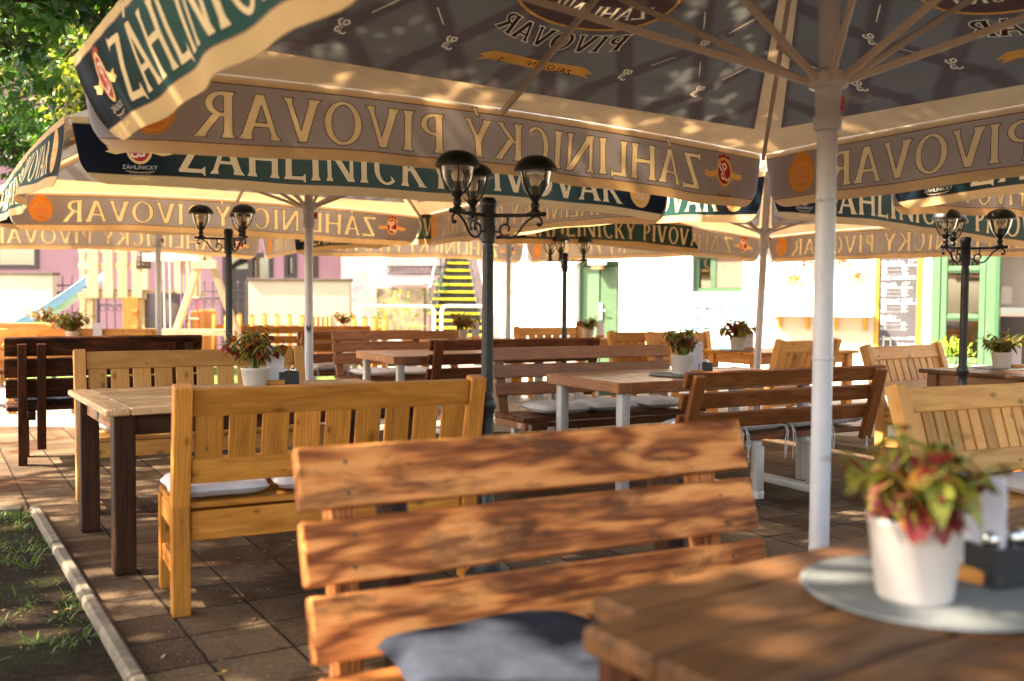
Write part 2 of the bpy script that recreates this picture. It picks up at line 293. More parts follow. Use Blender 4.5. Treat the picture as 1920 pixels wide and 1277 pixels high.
def ground_mats():
    B0 = at(508, 1165.9, 0)
    m, t, b = new_mat('concrete_slabs'); tc = N(t, 'TexCoord').outputs['Object']
    wn = N(t, 'TexNoise'); wn.inputs['Scale'].default_value = 9; wn.inputs['Detail'].default_value = 3; L(t, tc, wn.inputs['Vector'])
    wv = N(t, 'VectorMath', operation='MULTIPLY_ADD'); L(t, wn.outputs['Color'], wv.inputs[0]); wv.inputs[1].default_value = (0.014, 0.014, 0); L(t, tc, wv.inputs[2])
    v = mapping(t, wv.outputs[0], (1, 1, 1), (B0.x, B0.y, 0), (0, 0, R(31.5)), 'TEXTURE')
    br = N(t, 'TexBrick'); br.offset = 0.0; br.inputs['Scale'].default_value = 1.0
    br.inputs['Brick Width'].default_value = 0.306; br.inputs['Row Height'].default_value = 0.306
    br.inputs['Mortar Size'].default_value = 0.0072; br.inputs['Mortar Smooth'].default_value = 0.25; br.inputs['Bias'].default_value = 0.0
    br.inputs['Color1'].default_value = (0.070, 0.042, 0.024, 1); br.inputs['Color2'].default_value = (0.150, 0.098, 0.058, 1); br.inputs['Mortar'].default_value = (0.02, 0.013, 0.008, 1)
    L(t, v, br.inputs['Vector'])
    big = noise(t, tc, 1.6, 5, 0.3); sp = noise(t, tc, 120, 3); fine = noise(t, tc, 38, 5)
    c = mix(t, 1.0, br.outputs['Color'], ramp(t, big, [(0.3, 0.55), (0.62, 1.25)]), 'MULTIPLY')
    c = mix(t, ramp(t, sp, [(0.56, 0.0), (0.70, 0.75)]), c, (0.25, 0.19, 0.125))
    c = mix(t, ramp(t, fine, [(0.42, 0.30), (0.56, 0.0)]), c, (0.032, 0.021, 0.014))
    dirt = ramp(t, noise(t, tc, 1.3, 6, 0.6), [(0.50, 0.0), (0.62, 0.8)])
    c = mix(t, dirt, c, (0.050, 0.021, 0.009))
    L(t, c, b.inputs['Base Color']); b.inputs['Roughness'].default_value = 0.9; b.inputs['Specular IOR Level'].default_value = 0.06
    h = math_n(t, 'ADD', math_n(t, 'MULTIPLY', br.outputs['Fac'], -1.6), math_n(t, 'ADD', math_n(t, 'MULTIPLY', fine, 0.3), math_n(t, 'MULTIPLY', sp, 0.35)))
    bump(t, b, h, 0.55, 0.006); M['slabs'] = m
    m, t, b = new_mat('garden_soil'); tc = N(t, 'TexCoord').outputs['Object']
    n1 = noise(t, tc, 34, 9, 0.4, 0.75); n2 = noise(t, tc, 2.5, 3)
    c = ramp(t, n1, [(0.35, (0.005, 0.0035, 0.002)), (0.55, (0.020, 0.013, 0.007)), (0.74, (0.065, 0.042, 0.024))])
    c = mix(t, ramp(t, n2, [(0.5, 0.0), (0.7, 0.45)]), c, (0.02, 0.035, 0.006))
    c = mix(t, 1.0, c, (1.3, 1.1, 0.9), 'MULTIPLY'); L(t, c, b.inputs['Base Color']); b.inputs['Roughness'].default_value = 0.95; b.inputs['Specular IOR Level'].default_value = 0.1; bump(t, b, n1, 1.0, 0.03); M['bed'] = m
    m, t, b = new_mat('lawn_turf'); tc = N(t, 'TexCoord').outputs['Object']
    n1 = noise(t, tc, 40, 6); L(t, ramp(t, n1, [(0.3, (0.04, 0.10, 0.01)), (0.7, (0.16, 0.24, 0.03))]), b.inputs['Base Color'])
    b.inputs['Roughness'].default_value = 0.9; bump(t, b, n1, 0.8, 0.03); M['turf'] = m
ground_mats()

# ------------------------------------------------------------------ mesh building
BOX_F = None
class MB:
    def __init__(s): s.v = []; s.f = []; s.m = []; s.g = []; s.b = []; s.sm = []; s.mats = []
    def mi(s, m):
        if m not in s.mats: s.mats.append(m)
        return s.mats.index(m)
    def add(s, vs, fs, m, g=None, b=0.5, smooth=False):
        o = len(s.v); k = s.mi(m)
        s.v += [tuple(p) for p in vs]
        s.g += [tuple(p) for p in (g if g is not None else vs)]
        s.b += b if isinstance(b, list) else [b] * len(vs)
        for f in fs: s.f.append(tuple(o + i for i in f)); s.m.append(k); s.sm.append(smooth)
    def box(s, c, size, m, rot=None, bev=0.004, grain='x', taper=None):
        hx, hy, hz = size[0] / 2, size[1] / 2, size[2] / 2
        e = min(bev, hx * 0.45, hy * 0.45, hz * 0.45); vs = []; idx = {}
        for sx in (-1, 1):
            for sy in (-1, 1):
                for sz in (-1, 1):
                    for a in range(3):
                        p = [sx * (hx - (e if a != 0 else 0)), sy * (hy - (e if a != 1 else 0)), sz * (hz - (e if a != 2 else 0))]
                        idx[(sx, sy, sz, a)] = len(vs); vs.append(p)
        fs = []
        for a in range(3):
            o1, o2 = (a + 1) % 3, (a + 2) % 3
            for sg in (-1, 1):
                q = []
                for (p1, p2) in ((-1, -1), (1, -1), (1, 1), (-1, 1)):
                    k = [0, 0, 0]; k[a] = sg; k[o1] = p1; k[o2] = p2; q.append(idx[(*k, a)])
                fs.append(q if sg > 0 else q[::-1])
        for a in range(3):
            o1, o2 = (a + 1) % 3, (a + 2) % 3
            for s1 in (-1, 1):
                for s2 in (-1, 1):
                    def K(sa, ax):
                        k = [0, 0, 0]; k[a] = sa; k[o1] = s1; k[o2] = s2; return idx[(*k, ax)]
                    q = [K(-1, o1), K(1, o1), K(1, o2), K(-1, o2)]
                    fs.append(q if s1 * s2 < 0 else q[::-1])
        for sx in (-1, 1):
            for sy in (-1, 1):
                for sz in (-1, 1):
                    q = [idx[(sx, sy, sz, 0)], idx[(sx, sy, sz, 1)], idx[(sx, sy, sz, 2)]]
                    fs.append(q if sx * sy * sz > 0 else q[::-1])
        off = (rnd.uniform(0, 40), rnd.uniform(0, 40), rnd.uniform(0, 40))
        perm = {'x': (0, 1, 2), 'y': (1, 0, 2), 'z': (2, 0, 1)}[grain]
        g = [tuple(p[perm[k]] + off[k] for k in range(3)) for p in vs]
        if taper:
            vs = [[p[0] * (1 + (taper - 1) * (p[2] / (2 * hz) + .5)), p[1] * (1 + (taper - 1) * (p[2] / (2 * hz) + .5)), p[2]] for p in vs]
        Rm = rot if rot is not None else Matrix.Identity(3)
        C = Vector(c)
        s.add([Rm @ Vector(p) + C for p in vs], fs, m, g, rnd.random())
    def bar(s, p, q, wx, wy, m, bev=0.004, up=(0, 0, 1), grain='x'):
        """a board from p to q, wx wide across (horizontal-ish), wy along 'up'"""
        p, q = Vector(p), Vector(q); d = (q - p); ln = d.length; d.normalize()
        u = Vector(up); sx = d.cross(u)
        if sx.length < 1e-5: sx = d.cross(Vector((0, 1, 0)))
        sx.normalize(); u = sx.cross(d).normalized()
        Rm = Matrix((d, -sx, u)).transposed()
        s.box((p + q) / 2, (ln, wx, wy), m, Rm, bev, grain)
    def tube(s, pts, r, m, n=10, cap=True, smooth=True):
        pts = [Vector(p) for p in pts]; rs = r if isinstance(r, (list, tuple)) else [r] * len(pts)
        vs = []; fs = []; prev = None; ln = 0; g = []
        for i, p in enumerate(pts):
            d = (pts[min(i + 1, len(pts) - 1)] - pts[max(i - 1, 0)]).normalized()
            if prev is None:
                a = d.orthogonal().normalized()
            else:
                a = prev - d * prev.dot(d); a = a.normalized() if a.length > 1e-6 else d.orthogonal().normalized()
            prev = a; bq = d.cross(a)
            if i: ln += (p - pts[i - 1]).length
            for k in range(n):
                t = 2 * math.pi * k / n
                vs.append(p + (a * math.cos(t) + bq * math.sin(t)) * rs[i]); g.append((ln, math.cos(t) * rs[i], math.sin(t) * rs[i]))
        for i in range(len(pts) - 1):
            for k in range(n):
                k2 = (k + 1) % n
                fs.append((i * n + k, i * n + k2, (i + 1) * n + k2, (i + 1) * n + k))
        if cap: fs.append(tuple(range(n))[::-1]); fs.append(tuple((len(pts) - 1) * n + k for k in range(n)))
        s.add(vs, fs, m, g, rnd.random(), smooth)
    def lathe(s, prof, m, c=(0, 0, 0), n=24, smooth=True, wav=None):
        vs = []; fs = []; C = Vector(c)
        for i, (r, z) in enumerate(prof):
            for k in range(n):
                t = 2 * math.pi * k / n; rr = r
                if wav: rr = r * (1 + wav[0] * math.cos(wav[1] * t))
                vs.append(C + Vector((rr * math.cos(t), rr * math.sin(t), z)))
        for i in range(len(prof) - 1):
            for k in range(n):
                k2 = (k + 1) % n; fs.append((i * n + k, i * n + k2, (i + 1) * n + k2, (i + 1) * n + k))
        if prof[0][0] > 1e-4: fs.append(tuple(range(n))[::-1])
        if prof[-1][0] > 1e-4: fs.append(tuple((len(prof) - 1) * n + k for k in range(n)))
        s.add(vs, fs, m, None, rnd.random(), smooth)
    def leaf(s, base, d, up, ln, wd, m, droop=0.3, bvv=None, simple=False):
        d = Vector(d).normalized(); up = Vector(up); sd_ = d.cross(up)
        if sd_.length < 1e-4: sd_ = d.orthogonal()
        sd_.normalize(); nn = sd_.cross(d).normalized(); base = Vector(base)
        if simple: rows = [(0, 0.05), (0.45, 1.0), (1.0, 0.03)]
        else: rows = [(0, 0.06), (0.18, 0.75), (0.4, 1.0), (0.65, 0.72), (0.85, 0.34), (1.0, 0.02)]
        vs = []; g = []; fs = []
        for i, (t, q) in enumerate(rows):
            c = base + d * ln * t - nn * droop * ln * t * t
            hw = wd * 0.5 * q
            vs += [c - sd_ * hw + nn * hw * 0.22, c, c + sd_ * hw + nn * hw * 0.22]
            g += [(-q if q > .3 else -1, t, 0), (0 if 0 < i < len(rows) - 1 else .8, t, 0), (q if q > .3 else 1, t, 0)]
        for i in range(len(rows) - 1):
            a = i * 3
            fs += [(a, a + 1, a + 4, a + 3), (a + 1, a + 2, a + 5, a + 4)]
        o = rnd.uniform(0, 30)
        g = [(x, y + 0 * o, o) for x, y, z in g]
        s.add(vs, fs, m, g, rnd.random() if bvv is None else bvv, not simple)
    def build(s, name, parent=None, loc=None, rotz=None):
        me = bpy.data.meshes.new(name); me.from_pydata(s.v, [], s.f); me.update()
        for m in s.mats: me.materials.append(M[m])
        me.polygons.foreach_set('material_index', s.m); me.polygons.foreach_set('use_smooth', s.sm)
        a = me.attributes.new('gc', 'FLOAT_VECTOR', 'POINT'); a.data.foreach_set('vector', [x for p in s.g for x in p])
        a = me.attributes.new('bv', 'FLOAT', 'POINT'); a.data.foreach_set('value', s.b)
        if any(s.sm): me.set_sharp_from_angle(angle=R(50))
        o = bpy.data.objects.new(name, me); col.objects.link(o)
        if parent is not None: o.parent = parent
        if loc is not None: o.location = loc
        if rotz is not None: o.rotation_euler.z = rotz
        return o
def thing(name, label, cat, loc=(0, 0, 0), rotz=0.0, group=None):
    o = bpy.data.objects.new(name, None); col.objects.link(o); o.location = loc; o.rotation_euler.z = rotz
    o.empty_display_size = 0.1
    return tag(o, label, cat, group)
def tag(o, label=None, cat=None, group=None, kind=None):
    if label: o['label'] = label
    if cat: o['category'] = cat
    if group: o['group'] = group
    if kind: o['kind'] = kind
    return o
def copy_part(src, parent, loc=None, rotz=None):
    c = src.copy(); col.objects.link(c); c.parent = parent
    if loc is not None: c.location = loc
    if rotz is not None: c.rotation_euler.z = rotz
    return c

_fc = {}
def font(text, size=1.0):
    """outlines of a text in the built-in face: 2D vertices and faces, centred"""
    if text not in _fc:
        cu = bpy.data.curves.new('t', 'FONT'); cu.body = text; cu.size = 1; cu.align_x = 'CENTER'; cu.resolution_u = 3
        o = bpy.data.objects.new('t', cu); col.objects.link(o)
        bpy.context.view_layer.update(); me = o.evaluated_get(bpy.context.evaluated_depsgraph_get()).to_mesh()
        _fc[text] = ([(v.co.x, v.co.y) for v in me.vertices], [tuple(p.vertices) for p in me.polygons])
        o.to_mesh_clear(); bpy.data.objects.remove(o); bpy.data.curves.remove(cu)
    v, f = _fc[text]
    return [(x * size, y * size) for x, y in v], f

# ------------------------------------------------------------------ flared roman lettering (unit cap height)
def diag(x0, y0, x1, y1, hw, fl0=0.055, fl1=0.055):
    t0, t1 = 0.12, 0.88
    L_, R_ = [], []
    for t, e in ((0, fl0), (t0, 0), (0.5, 0), (t1, 0), (1, fl1)):
        x = x0 + (x1 - x0) * t; y = y0 + (y1 - y0) * t
        L_.append((x - hw - e, y)); R_.append((x + hw + e, y))
    return (L_ + R_[::-1]) if y1 > y0 else (L_ + R_[::-1])[::-1]
def hbar(x0, x1, y, hh, fl0=0.0, fl1=0.0):
    return [(x0, y - hh - fl0), (x0 + .1, y - hh), ((x0 + x1) / 2, y - hh), (x1 - .1, y - hh), (x1, y - hh - fl1), (x1, y + hh + fl1), (x1 - .1, y + hh), ((x0 + x1) / 2, y + hh), (x0 + .1, y + hh), (x0, y + hh + fl0)]
def arc(cx, cy, rx, ry, a0, a1, wt, wn, n=22, flare=False):
    ps = []
    for i in range(n + 1):
        a = R(a0 + (a1 - a0) * i / n); th = wn + (wt - wn) * abs(math.cos(a)) ** 1.3
        if flare and (i == 0 or i == n): th *= 1.9
        ps.append((cx + rx * math.cos(a), cy + ry * math.sin(a), cx + (rx - th) * math.cos(a), cy + (ry - th * 0.9) * math.sin(a)))
    return ('strip', ps)
W, T_ = 0.09, 0.06
def vst(x, y0=0, y1=1, hw=W): return diag(x, y0, x, y1, hw)
GL = {
 'I': (.38, [vst(.19)]), 'H': (.98, [vst(.17), hbar(.2, .78, .52, .055), vst(.81)]),
 'L': (.70, [vst(.17), hbar(.2, .66, .05, .05, 0, .09)]),
 'Z': (.86, [hbar(.09, .76, .945, .055, .07, 0), diag(.17, .03, .68, .97, .10, 0, 0), hbar(.09, .80, .055, .055, 0, .09)]),
 'A': (.92, [diag(.12, 0, .43, 1, .062, .06, 0), hbar(.26, .66, .33, .045), diag(.79, 0, .46, 1, .098, .06, 0)]),
 'N': (1.0, [vst(.16, hw=.06), diag(.82, 0, .18, 1, .10, 0, .05), vst(.84, hw=.06)]),
 'C': (.88, [arc(.50, .5, .42, .52, 48, 312, .17, .085, 26, True)]),
 'K': (.90, [vst(.17), diag(.28, .46, .74, 1, .07, 0, .06), diag(.78, 0, .38, .56, .10, .06, 0)]),
 'Y': (.86, [diag(.43, .42, .14, 1, .10, 0, .05), diag(.43, .42, .73, 1, .062, 0, .05), vst(.43, 0, .5)]),
 'P': (.74, [vst(.17), arc(.30, .72, .36, .28, 92, -92, .16, .085, 16), hbar(.2, .34, .958, .042), hbar(.2, .34, .478, .042)]),
 'R': (.88, [vst(.17), arc(.30, .73, .36, .27, 92, -92, .16, .085, 16), hbar(.2, .34, .958, .042), hbar(.2, .36, .50, .042), diag(.78, 0, .42, .49, .095, .06, 0)]),
 'V': (.88, [diag(.43, 0, .13, 1, .10, 0, .055), diag(.45, 0, .76, 1, .062, 0, .055)]),
 'O': (1.02, [arc(.51, .5, .46, .53, 0, 360, .17, .085, 40)]),
 'B': (.8, [vst(.17)]), ' ': (.42, []),
}
def glyphs(text):
    """polygons (list of point loops or quad strips) and the total width"""
    x = 0; out = []
    for ch in text:
        acc = ch in 'ÁÝ'; b = {'Á': 'A', 'Ý': 'Y'}.get(ch, ch)
        adv, sh = GL[b]
        sh = list(sh) + ([diag(.44, 1.08, .54, 1.30, .05, 0, .02)] if acc else [])
        for k, g in enumerate(sh):
            if isinstance(g, tuple): out.append((k, 'strip', [(a + x, b_, c + x, d) for a, b_, c, d in g[1]]))
            else: out.append((k, 'poly', [(a + x, b_) for a, b_ in g]))
        x += adv + .06
    return out, x - .06
def grow(pts, e):
    n = len(pts); o = []
    ar = sum(pts[i][0] * pts[(i + 1) % n][1] - pts[(i + 1) % n][0] * pts[i][1] for i in range(n))
    sg = 1 if ar > 0 else -1
    for i in range(n):
        a, b, c = pts[i - 1], pts[i], pts[(i + 1) % n]
        d1 = Vector((b[0] - a[0], b[1] - a[1])); d2 = Vector((c[0] - b[0], c[1] - b[1]))
        if d1.length < 1e-9 or d2.length < 1e-9: o.append(b); continue
        d1.normalize(); d2.normalize()
        n1 = Vector((d1.y, -d1.x)) * sg; n2 = Vector((d2.y, -d2.x)) * sg
        q = n1 + n2; q = q / max(0.35, q.length_squared / 2) * 1.0 if q.length > 1e-6 else n1
        if q.length > 2: q = q.normalized() * 2
        o.append((b[0] + q.x * e, b[1] + q.y * e))
    return o
REV = {}
def put_line(mb, pts, wdt, fn, m, h, two=True):
    ps = []
    for i, p in enumerate(pts):
        a = pts[max(i - 1, 0)]; b = pts[min(i + 1, len(pts) - 1)]
        d = Vector((b[0] - a[0], b[1] - a[1])); d = d.normalized() if d.length > 1e-9 else Vector((1, 0))
        ps.append((p[0] - d.y * wdt / 2, p[1] + d.x * wdt / 2, p[0] + d.y * wdt / 2, p[1] - d.x * wdt / 2))
    vs = []; g = []
    for a, b, c, d in ps: vs += [(a, b), (c, d)]
    fs = [(2 * i, 2 * i + 1, 2 * i + 3, 2 * i + 2) for i in range(len(ps) - 1)]
    for sg in ((1, -1) if two else (1,)):
        mb.add([fn(x, y, h * sg) for x, y in vs], fs if sg < 0 else [f[::-1] for f in fs], m if sg > 0 else REV.get(m, m), [(x, y, 0) for x, y in vs])
def put_font(mb, text, size, cx, cy, fn, m, h, two=True, sx=1.0):
    v, f = font(text, size)
    P2 = [(cx + x * sx, cy + y) for x, y in v]
    for sg in ((1, -1) if two else (1,)):
        mb.add([fn(x, y, h * sg) for x, y in P2], f if sg > 0 else [q[::-1] for q in f], m if sg > 0 else REV.get(m, m), [(x, y, 0) for x, y in P2])
def ellipse(cx, cy, rx, ry, n=28, a0=0, a1=360):
    return [(cx + rx * math.cos(R(a0 + (a1 - a0) * i / n)), cy + ry * math.sin(R(a0 + (a1 - a0) * i / n))) for i in range(n + (0 if a1 - a0 == 360 else 1))]
def curl(cx, cy, s, ang=0):
    """the brewery's looped ornament"""
    raw = [(-.9, -.25), (-.95, -.55), (-.6, -.75), (-.25, -.5), (0, -.1), (.25, .3), (.55, .65), (.2, .95), (-.15, .7), (0, .3), (.12, 0), (.3, -.45), (.1, -.85), (-.25, -.8), (-.15, -.4), (.15, -.1), (.6, .05), (.95, .25), (.9, .55), (.65, .5)]
    out = []
    for i in range(len(raw) - 1):
        for t in (0, .5):
            x = raw[i][0] * (1 - t) + raw[i + 1][0] * t; y = raw[i][1] * (1 - t) + raw[i + 1][1] * t
            out.append((cx + s * (x * math.cos(ang) - y * math.sin(ang)), cy + s * (x * math.sin(ang) + y * math.cos(ang))))
    return out

# ------------------------------------------------------------------ printed canvas
from mathutils.geometry import delaunay_2d_cdt
def inpoly(x, y, p):
    r = False; n = len(p); k = n - 1
    for i in range(n):
        if (p[i][1] > y) != (p[k][1] > y) and x < (p[k][0] - p[i][0]) * (y - p[i][1]) / (p[k][1] - p[i][1]) + p[i][0]: r = not r
        k = i
    return r
def strip_quads(pts, wdt):
    out = []; ps = []
    for i, p in enumerate(pts):
        a = pts[max(i - 1, 0)]; b = pts[min(i + 1, len(pts) - 1)]
        d = Vector((b[0] - a[0], b[1] - a[1])); d = d.normalized() if d.length > 1e-9 else Vector((1, 0))
        ps.append(((p[0] - d.y * wdt / 2, p[1] + d.x * wdt / 2), (p[0] + d.y * wdt / 2, p[1] - d.x * wdt / 2)))
    poly = [a for a, b in ps] + [b for a, b in ps[::-1]]
    return [poly]
def text_polys(text, width, height, e=0.0, fn=lambda x, y: (x, y)):
    gl, tw = glyphs(text); sx = width / tw; out = []
    for k, kind, pts in gl:
        if kind == 'poly':
            P2 = [(x * sx, y * height) for x, y in pts]; out.append([fn(*q) for q in (grow(P2, e) if e else P2)])
        else:
            o_, i_ = [], []
            for a, b, c, d in pts:
                a, b, c, d = a * sx, b * height, c * sx, d * height
                dv = Vector((a - c, b - d)); dv = dv / max(dv.length, 1e-6) * e
                o_.append((a + dv.x, b + dv.y)); i_.append((c - dv.x, d - dv.y))
            out.append([fn(*q) for q in o_ + i_[::-1]])
    return out
def printed(boundary, grid, lines, layers, base):
    """one planar sheet cut along the print: layers = [(class, polygons)], later ones on top; base(x, y) -> class elsewhere"""
    vs = []; es = []
    def ring(p, close=True):
        o = len(vs); vs.extend(Vector((x, y)) for x, y in p); n = len(p)
        es.extend((o + i, o + (i + 1) % n) for i in range(n if close else n - 1))
    ring(boundary)
    for l in lines: ring(l, False)
    for c, ps in layers:
        for p in ps: ring(p)
    vs.extend(Vector(g) for g in grid)
    V, E, Fc, *_ = delaunay_2d_cdt(vs, es, [], 0, 1e-5)
    boxes = [[(min(q[0] for q in p), max(q[0] for q in p), min(q[1] for q in p), max(q[1] for q in p), p) for p in ps] for c, ps in layers]
    res = {}
    for f in Fc:
        cx = sum(V[k].x for k in f) / len(f); cy = sum(V[k].y for k in f) / len(f)
        if not inpoly(cx, cy, boundary): continue
        cl = None
        for (c, ps), bx in zip(reversed(layers), reversed(boxes)):
            if any(b[0] <= cx <= b[1] and b[2] <= cy <= b[3] and inpoly(cx, cy, b[4]) for b in bx): cl = c; break
        res.setdefault(cl or base(cx, cy), []).append(tuple(f))
    return [(v.x, v.y) for v in V], res
def sheet_mesh(P2, tris, fn, mats, gap=.0022):
    """both faces of the cloth for these triangles: fn(x, y, offset); mats: class -> (outer, reverse)"""
    mb = MB(); used = sorted({k for c in tris for f in tris[c] for k in f}); ix = {k: n for n, k in enumerate(used)}
    for off, q in ((gap, 0), (-gap, 1)):
        vv = [fn(*P2[k], off) for k in used]; gg = [(*P2[k], 0) for k in used]; first = True
        o = len(mb.v)
        for c in tris:
            fs = [tuple(ix[k] for k in f) for f in tris[c]]
            # orientation: the outer face looks along +offset
            out = []
            for f in fs:
                n = (vv[f[1]] - vv[f[0]]).cross(vv[f[2]] - vv[f[0]]); d = fn(*P2[used[f[0]]], off + .01) - vv[f[0]]
                out.append(f if (n.dot(d) > 0) == (q == 0) else f[::-1])
            if first: mb.add(vv, out, mats[c][q], gg, .5, True); first = False
            else:
                m_ = mb.mi(mats[c][q])
                for f in out: mb.f.append(tuple(o + k for k in f)); mb.m.append(m_); mb.sm.append(True)
    return mb

# ------------------------------------------------------------------ parasols
HALF, RISE, DROP = 2.0, 1.10, 0.345
SLOPE = math.hypot(HALF, RISE)
def eave(x, lift=0.05): return lift * (1 - (x / HALF) ** 2)
def roof_pt(a, b, off):
    """a metres along the eave, b metres up the slope of the front facet; off > 0 is outside"""
    r = min(b / SLOPE, 1.0); hw = max(HALF * (1 - r), 1e-4); s = max(-1, min(1, a / hw))
    z = eave(a) * (1 - r) + RISE * r - 0.045 * math.sin(math.pi * s) ** 2 * 4 * r * (1 - r) + .006 * math.sin(9 * a + 3 * b) * math.sin(5 * b) * (1 - r)
    return Vector((a, -HALF * (1 - r), z)) + Vector((0, -RISE, HALF)).normalized() * off
ROOF_M = {'body': ('roof_out', 'panel'), 'border': ('cream', 'cream'), 'cream': ('p_cream', 'p_cream'), 'gold': ('p_gold2', 'p_gold2'), 'ring': ('p_gold2', 'p_gold2'), 'dark': ('p_dark', 'p_dark_in'), 'oval': ('p_plum', 'p_plum')}
VAL_M = {'body': ('oval_green', 'taupe'), 'hem': ('hem_out', 'cream'), 'pipe': ('piping', 'piping'), 'letter': ('p_letter_out', 'p_cream'), 'line': ('p_dark', 'p_dark_in'), 'gold': ('p_gold', 'p_gold'), 'gold2': ('p_gold2', 'p_gold2'), 'red': ('p_red', 'p_red'), 'cream': ('p_cream', 'p_cream')}
def facet_layout():
    bd = [(-HALF, 0), (HALF, 0), (0.0, SLOPE - .02)]
    bd = [(-HALF, 0)] + [(-HALF + HALF * 2 * i / 32, 0) for i in range(1, 32)] + [(HALF, 0), (.03, SLOPE - .035), (-.03, SLOPE - .035)]
    hwb = lambda b: HALF * (1 - b / SLOPE)
    grid = [(hwb(b) * s_, b) for b in [SLOPE * k / 15 for k in range(1, 15)] for s_ in [-.92 + 1.84 * i / 18 for i in range(19)]]
    e = .11; inner = [(-(hwb(.2) - e), .2), (hwb(.2) - e, .2), (hwb(SLOPE * .88) - .02, SLOPE * .88), (-(hwb(SLOPE * .88) - .02), SLOPE * .88)]
    def base(x, y): return 'body' if inpoly(x, y, inner) else 'border'
    inside = lambda x, y, m: .28 < y < SLOPE * .86 and abs(x) < hwb(y) - e - m
    logo = lambda x, y: (x / .60) ** 2 + ((y - .80) / .56) ** 2 < 1
    cr = []
    dx, dy = .52, .32
    for j in range(0, 6):
        for i in range(-5, 6):
            x = i * dx + (dx / 2 if j % 2 else 0); y = .42 + j * dy
            if inside(x, y, .06) and not logo(x, y): cr += strip_quads(curl(x, y, .044, .6), .0095)
            for sx_ in (-1, 1):
                x2, y2 = x + sx_ * dx / 2, y + dy
                q = [(x + (x2 - x) * t, y + (y2 - y) * t) for t in (.34, .66)]
                if all(inside(*p_, .03) and not logo(*p_) for p_ in q): cr += strip_quads(q, .0055)
    arch = lambda wdt, y0, bend: (lambda x, y: (x - wdt / 2, y0 + y + bend * ((x - wdt / 2) / (wdt / 2)) ** 2))
    rib = [(-.27, .405), (-.34, .375), (-.30, .36), (-.34, .335), (-.26, .345), (0, .315), (.26, .345), (.34, .335), (.30, .36), (.34, .375), (.27, .405), (0, .375)]
    ov = [(a, b) for a, b in ellipse(0, .92, .44, .30, 48)]
    layers = [('cream', cr), ('ring', [ov]), ('oval', [ellipse(0, .92, .425, .287, 44)]),
              ('cream', text_polys('ZÁHLINICKÝ', .70, .085, 0, arch(.70, .70, .10))),
              ('ring', strip_quads(curl(0, 1.02, .12), .022)),
              ('cream', text_polys('PIVOVAR', .72, .115, .0065, arch(.72, .47, .10))), ('dark', text_polys('PIVOVAR', .72, .115, 0, arch(.72, .47, .10))),
              ('gold', [rib])]
    return printed(bd, grid, [inner + [inner[0]]], layers, base)
FP, FT = facet_layout()
def build_facet():
    pan = sheet_mesh(FP, {c: t for c, t in FT.items() if c in ('body', 'border', 'cream')}, roof_pt, ROOF_M)
    pr = sheet_mesh(FP, {c: t for c, t in FT.items() if c not in ('body', 'border', 'cream')}, roof_pt, ROOF_M)
    put_font(pr, 'ZALOŽENO 1895', .050, 0, .332, lambda x, y, h: roof_pt(x, y, -.003 - h), 'p_dark', .0015, False, 1.15)
    return pan, pr
FACET_MB, PRINT_MB = build_facet()
FACET = PRINT = None
def valance_fn(seed, amp, flare, lift=0.05):
    q = random.Random(seed); ph = [q.uniform(0, 6.28) for _ in range(6)]
    def f(x, yd, h):
        t = max(0.0, yd / DROP)
        wv = amp * (t ** 1.2) * (math.sin(2.3 * x + ph[0]) * .6 + math.sin(4.1 * x + ph[1]) * .4) + flare * t ** 1.5 + .012 * math.sin(6 * x + ph[2]) * t + .007 * math.sin(13 * x + ph[4] + 1.5 * t) * t * (1 + math.sin(1.1 * x + ph[5])) + .0025 * math.sin(31 * x + ph[0]) * math.sin(math.pi * min(1, t * 1.6 + .1))
        dz = .012 * math.sin(1.7 * x + ph[3]) * t + .004 * math.sin(7 * x + ph[5]) * t
        return Vector((x, -HALF - .012 - wv - h, eave(x, lift) - yd + dz))
    return f
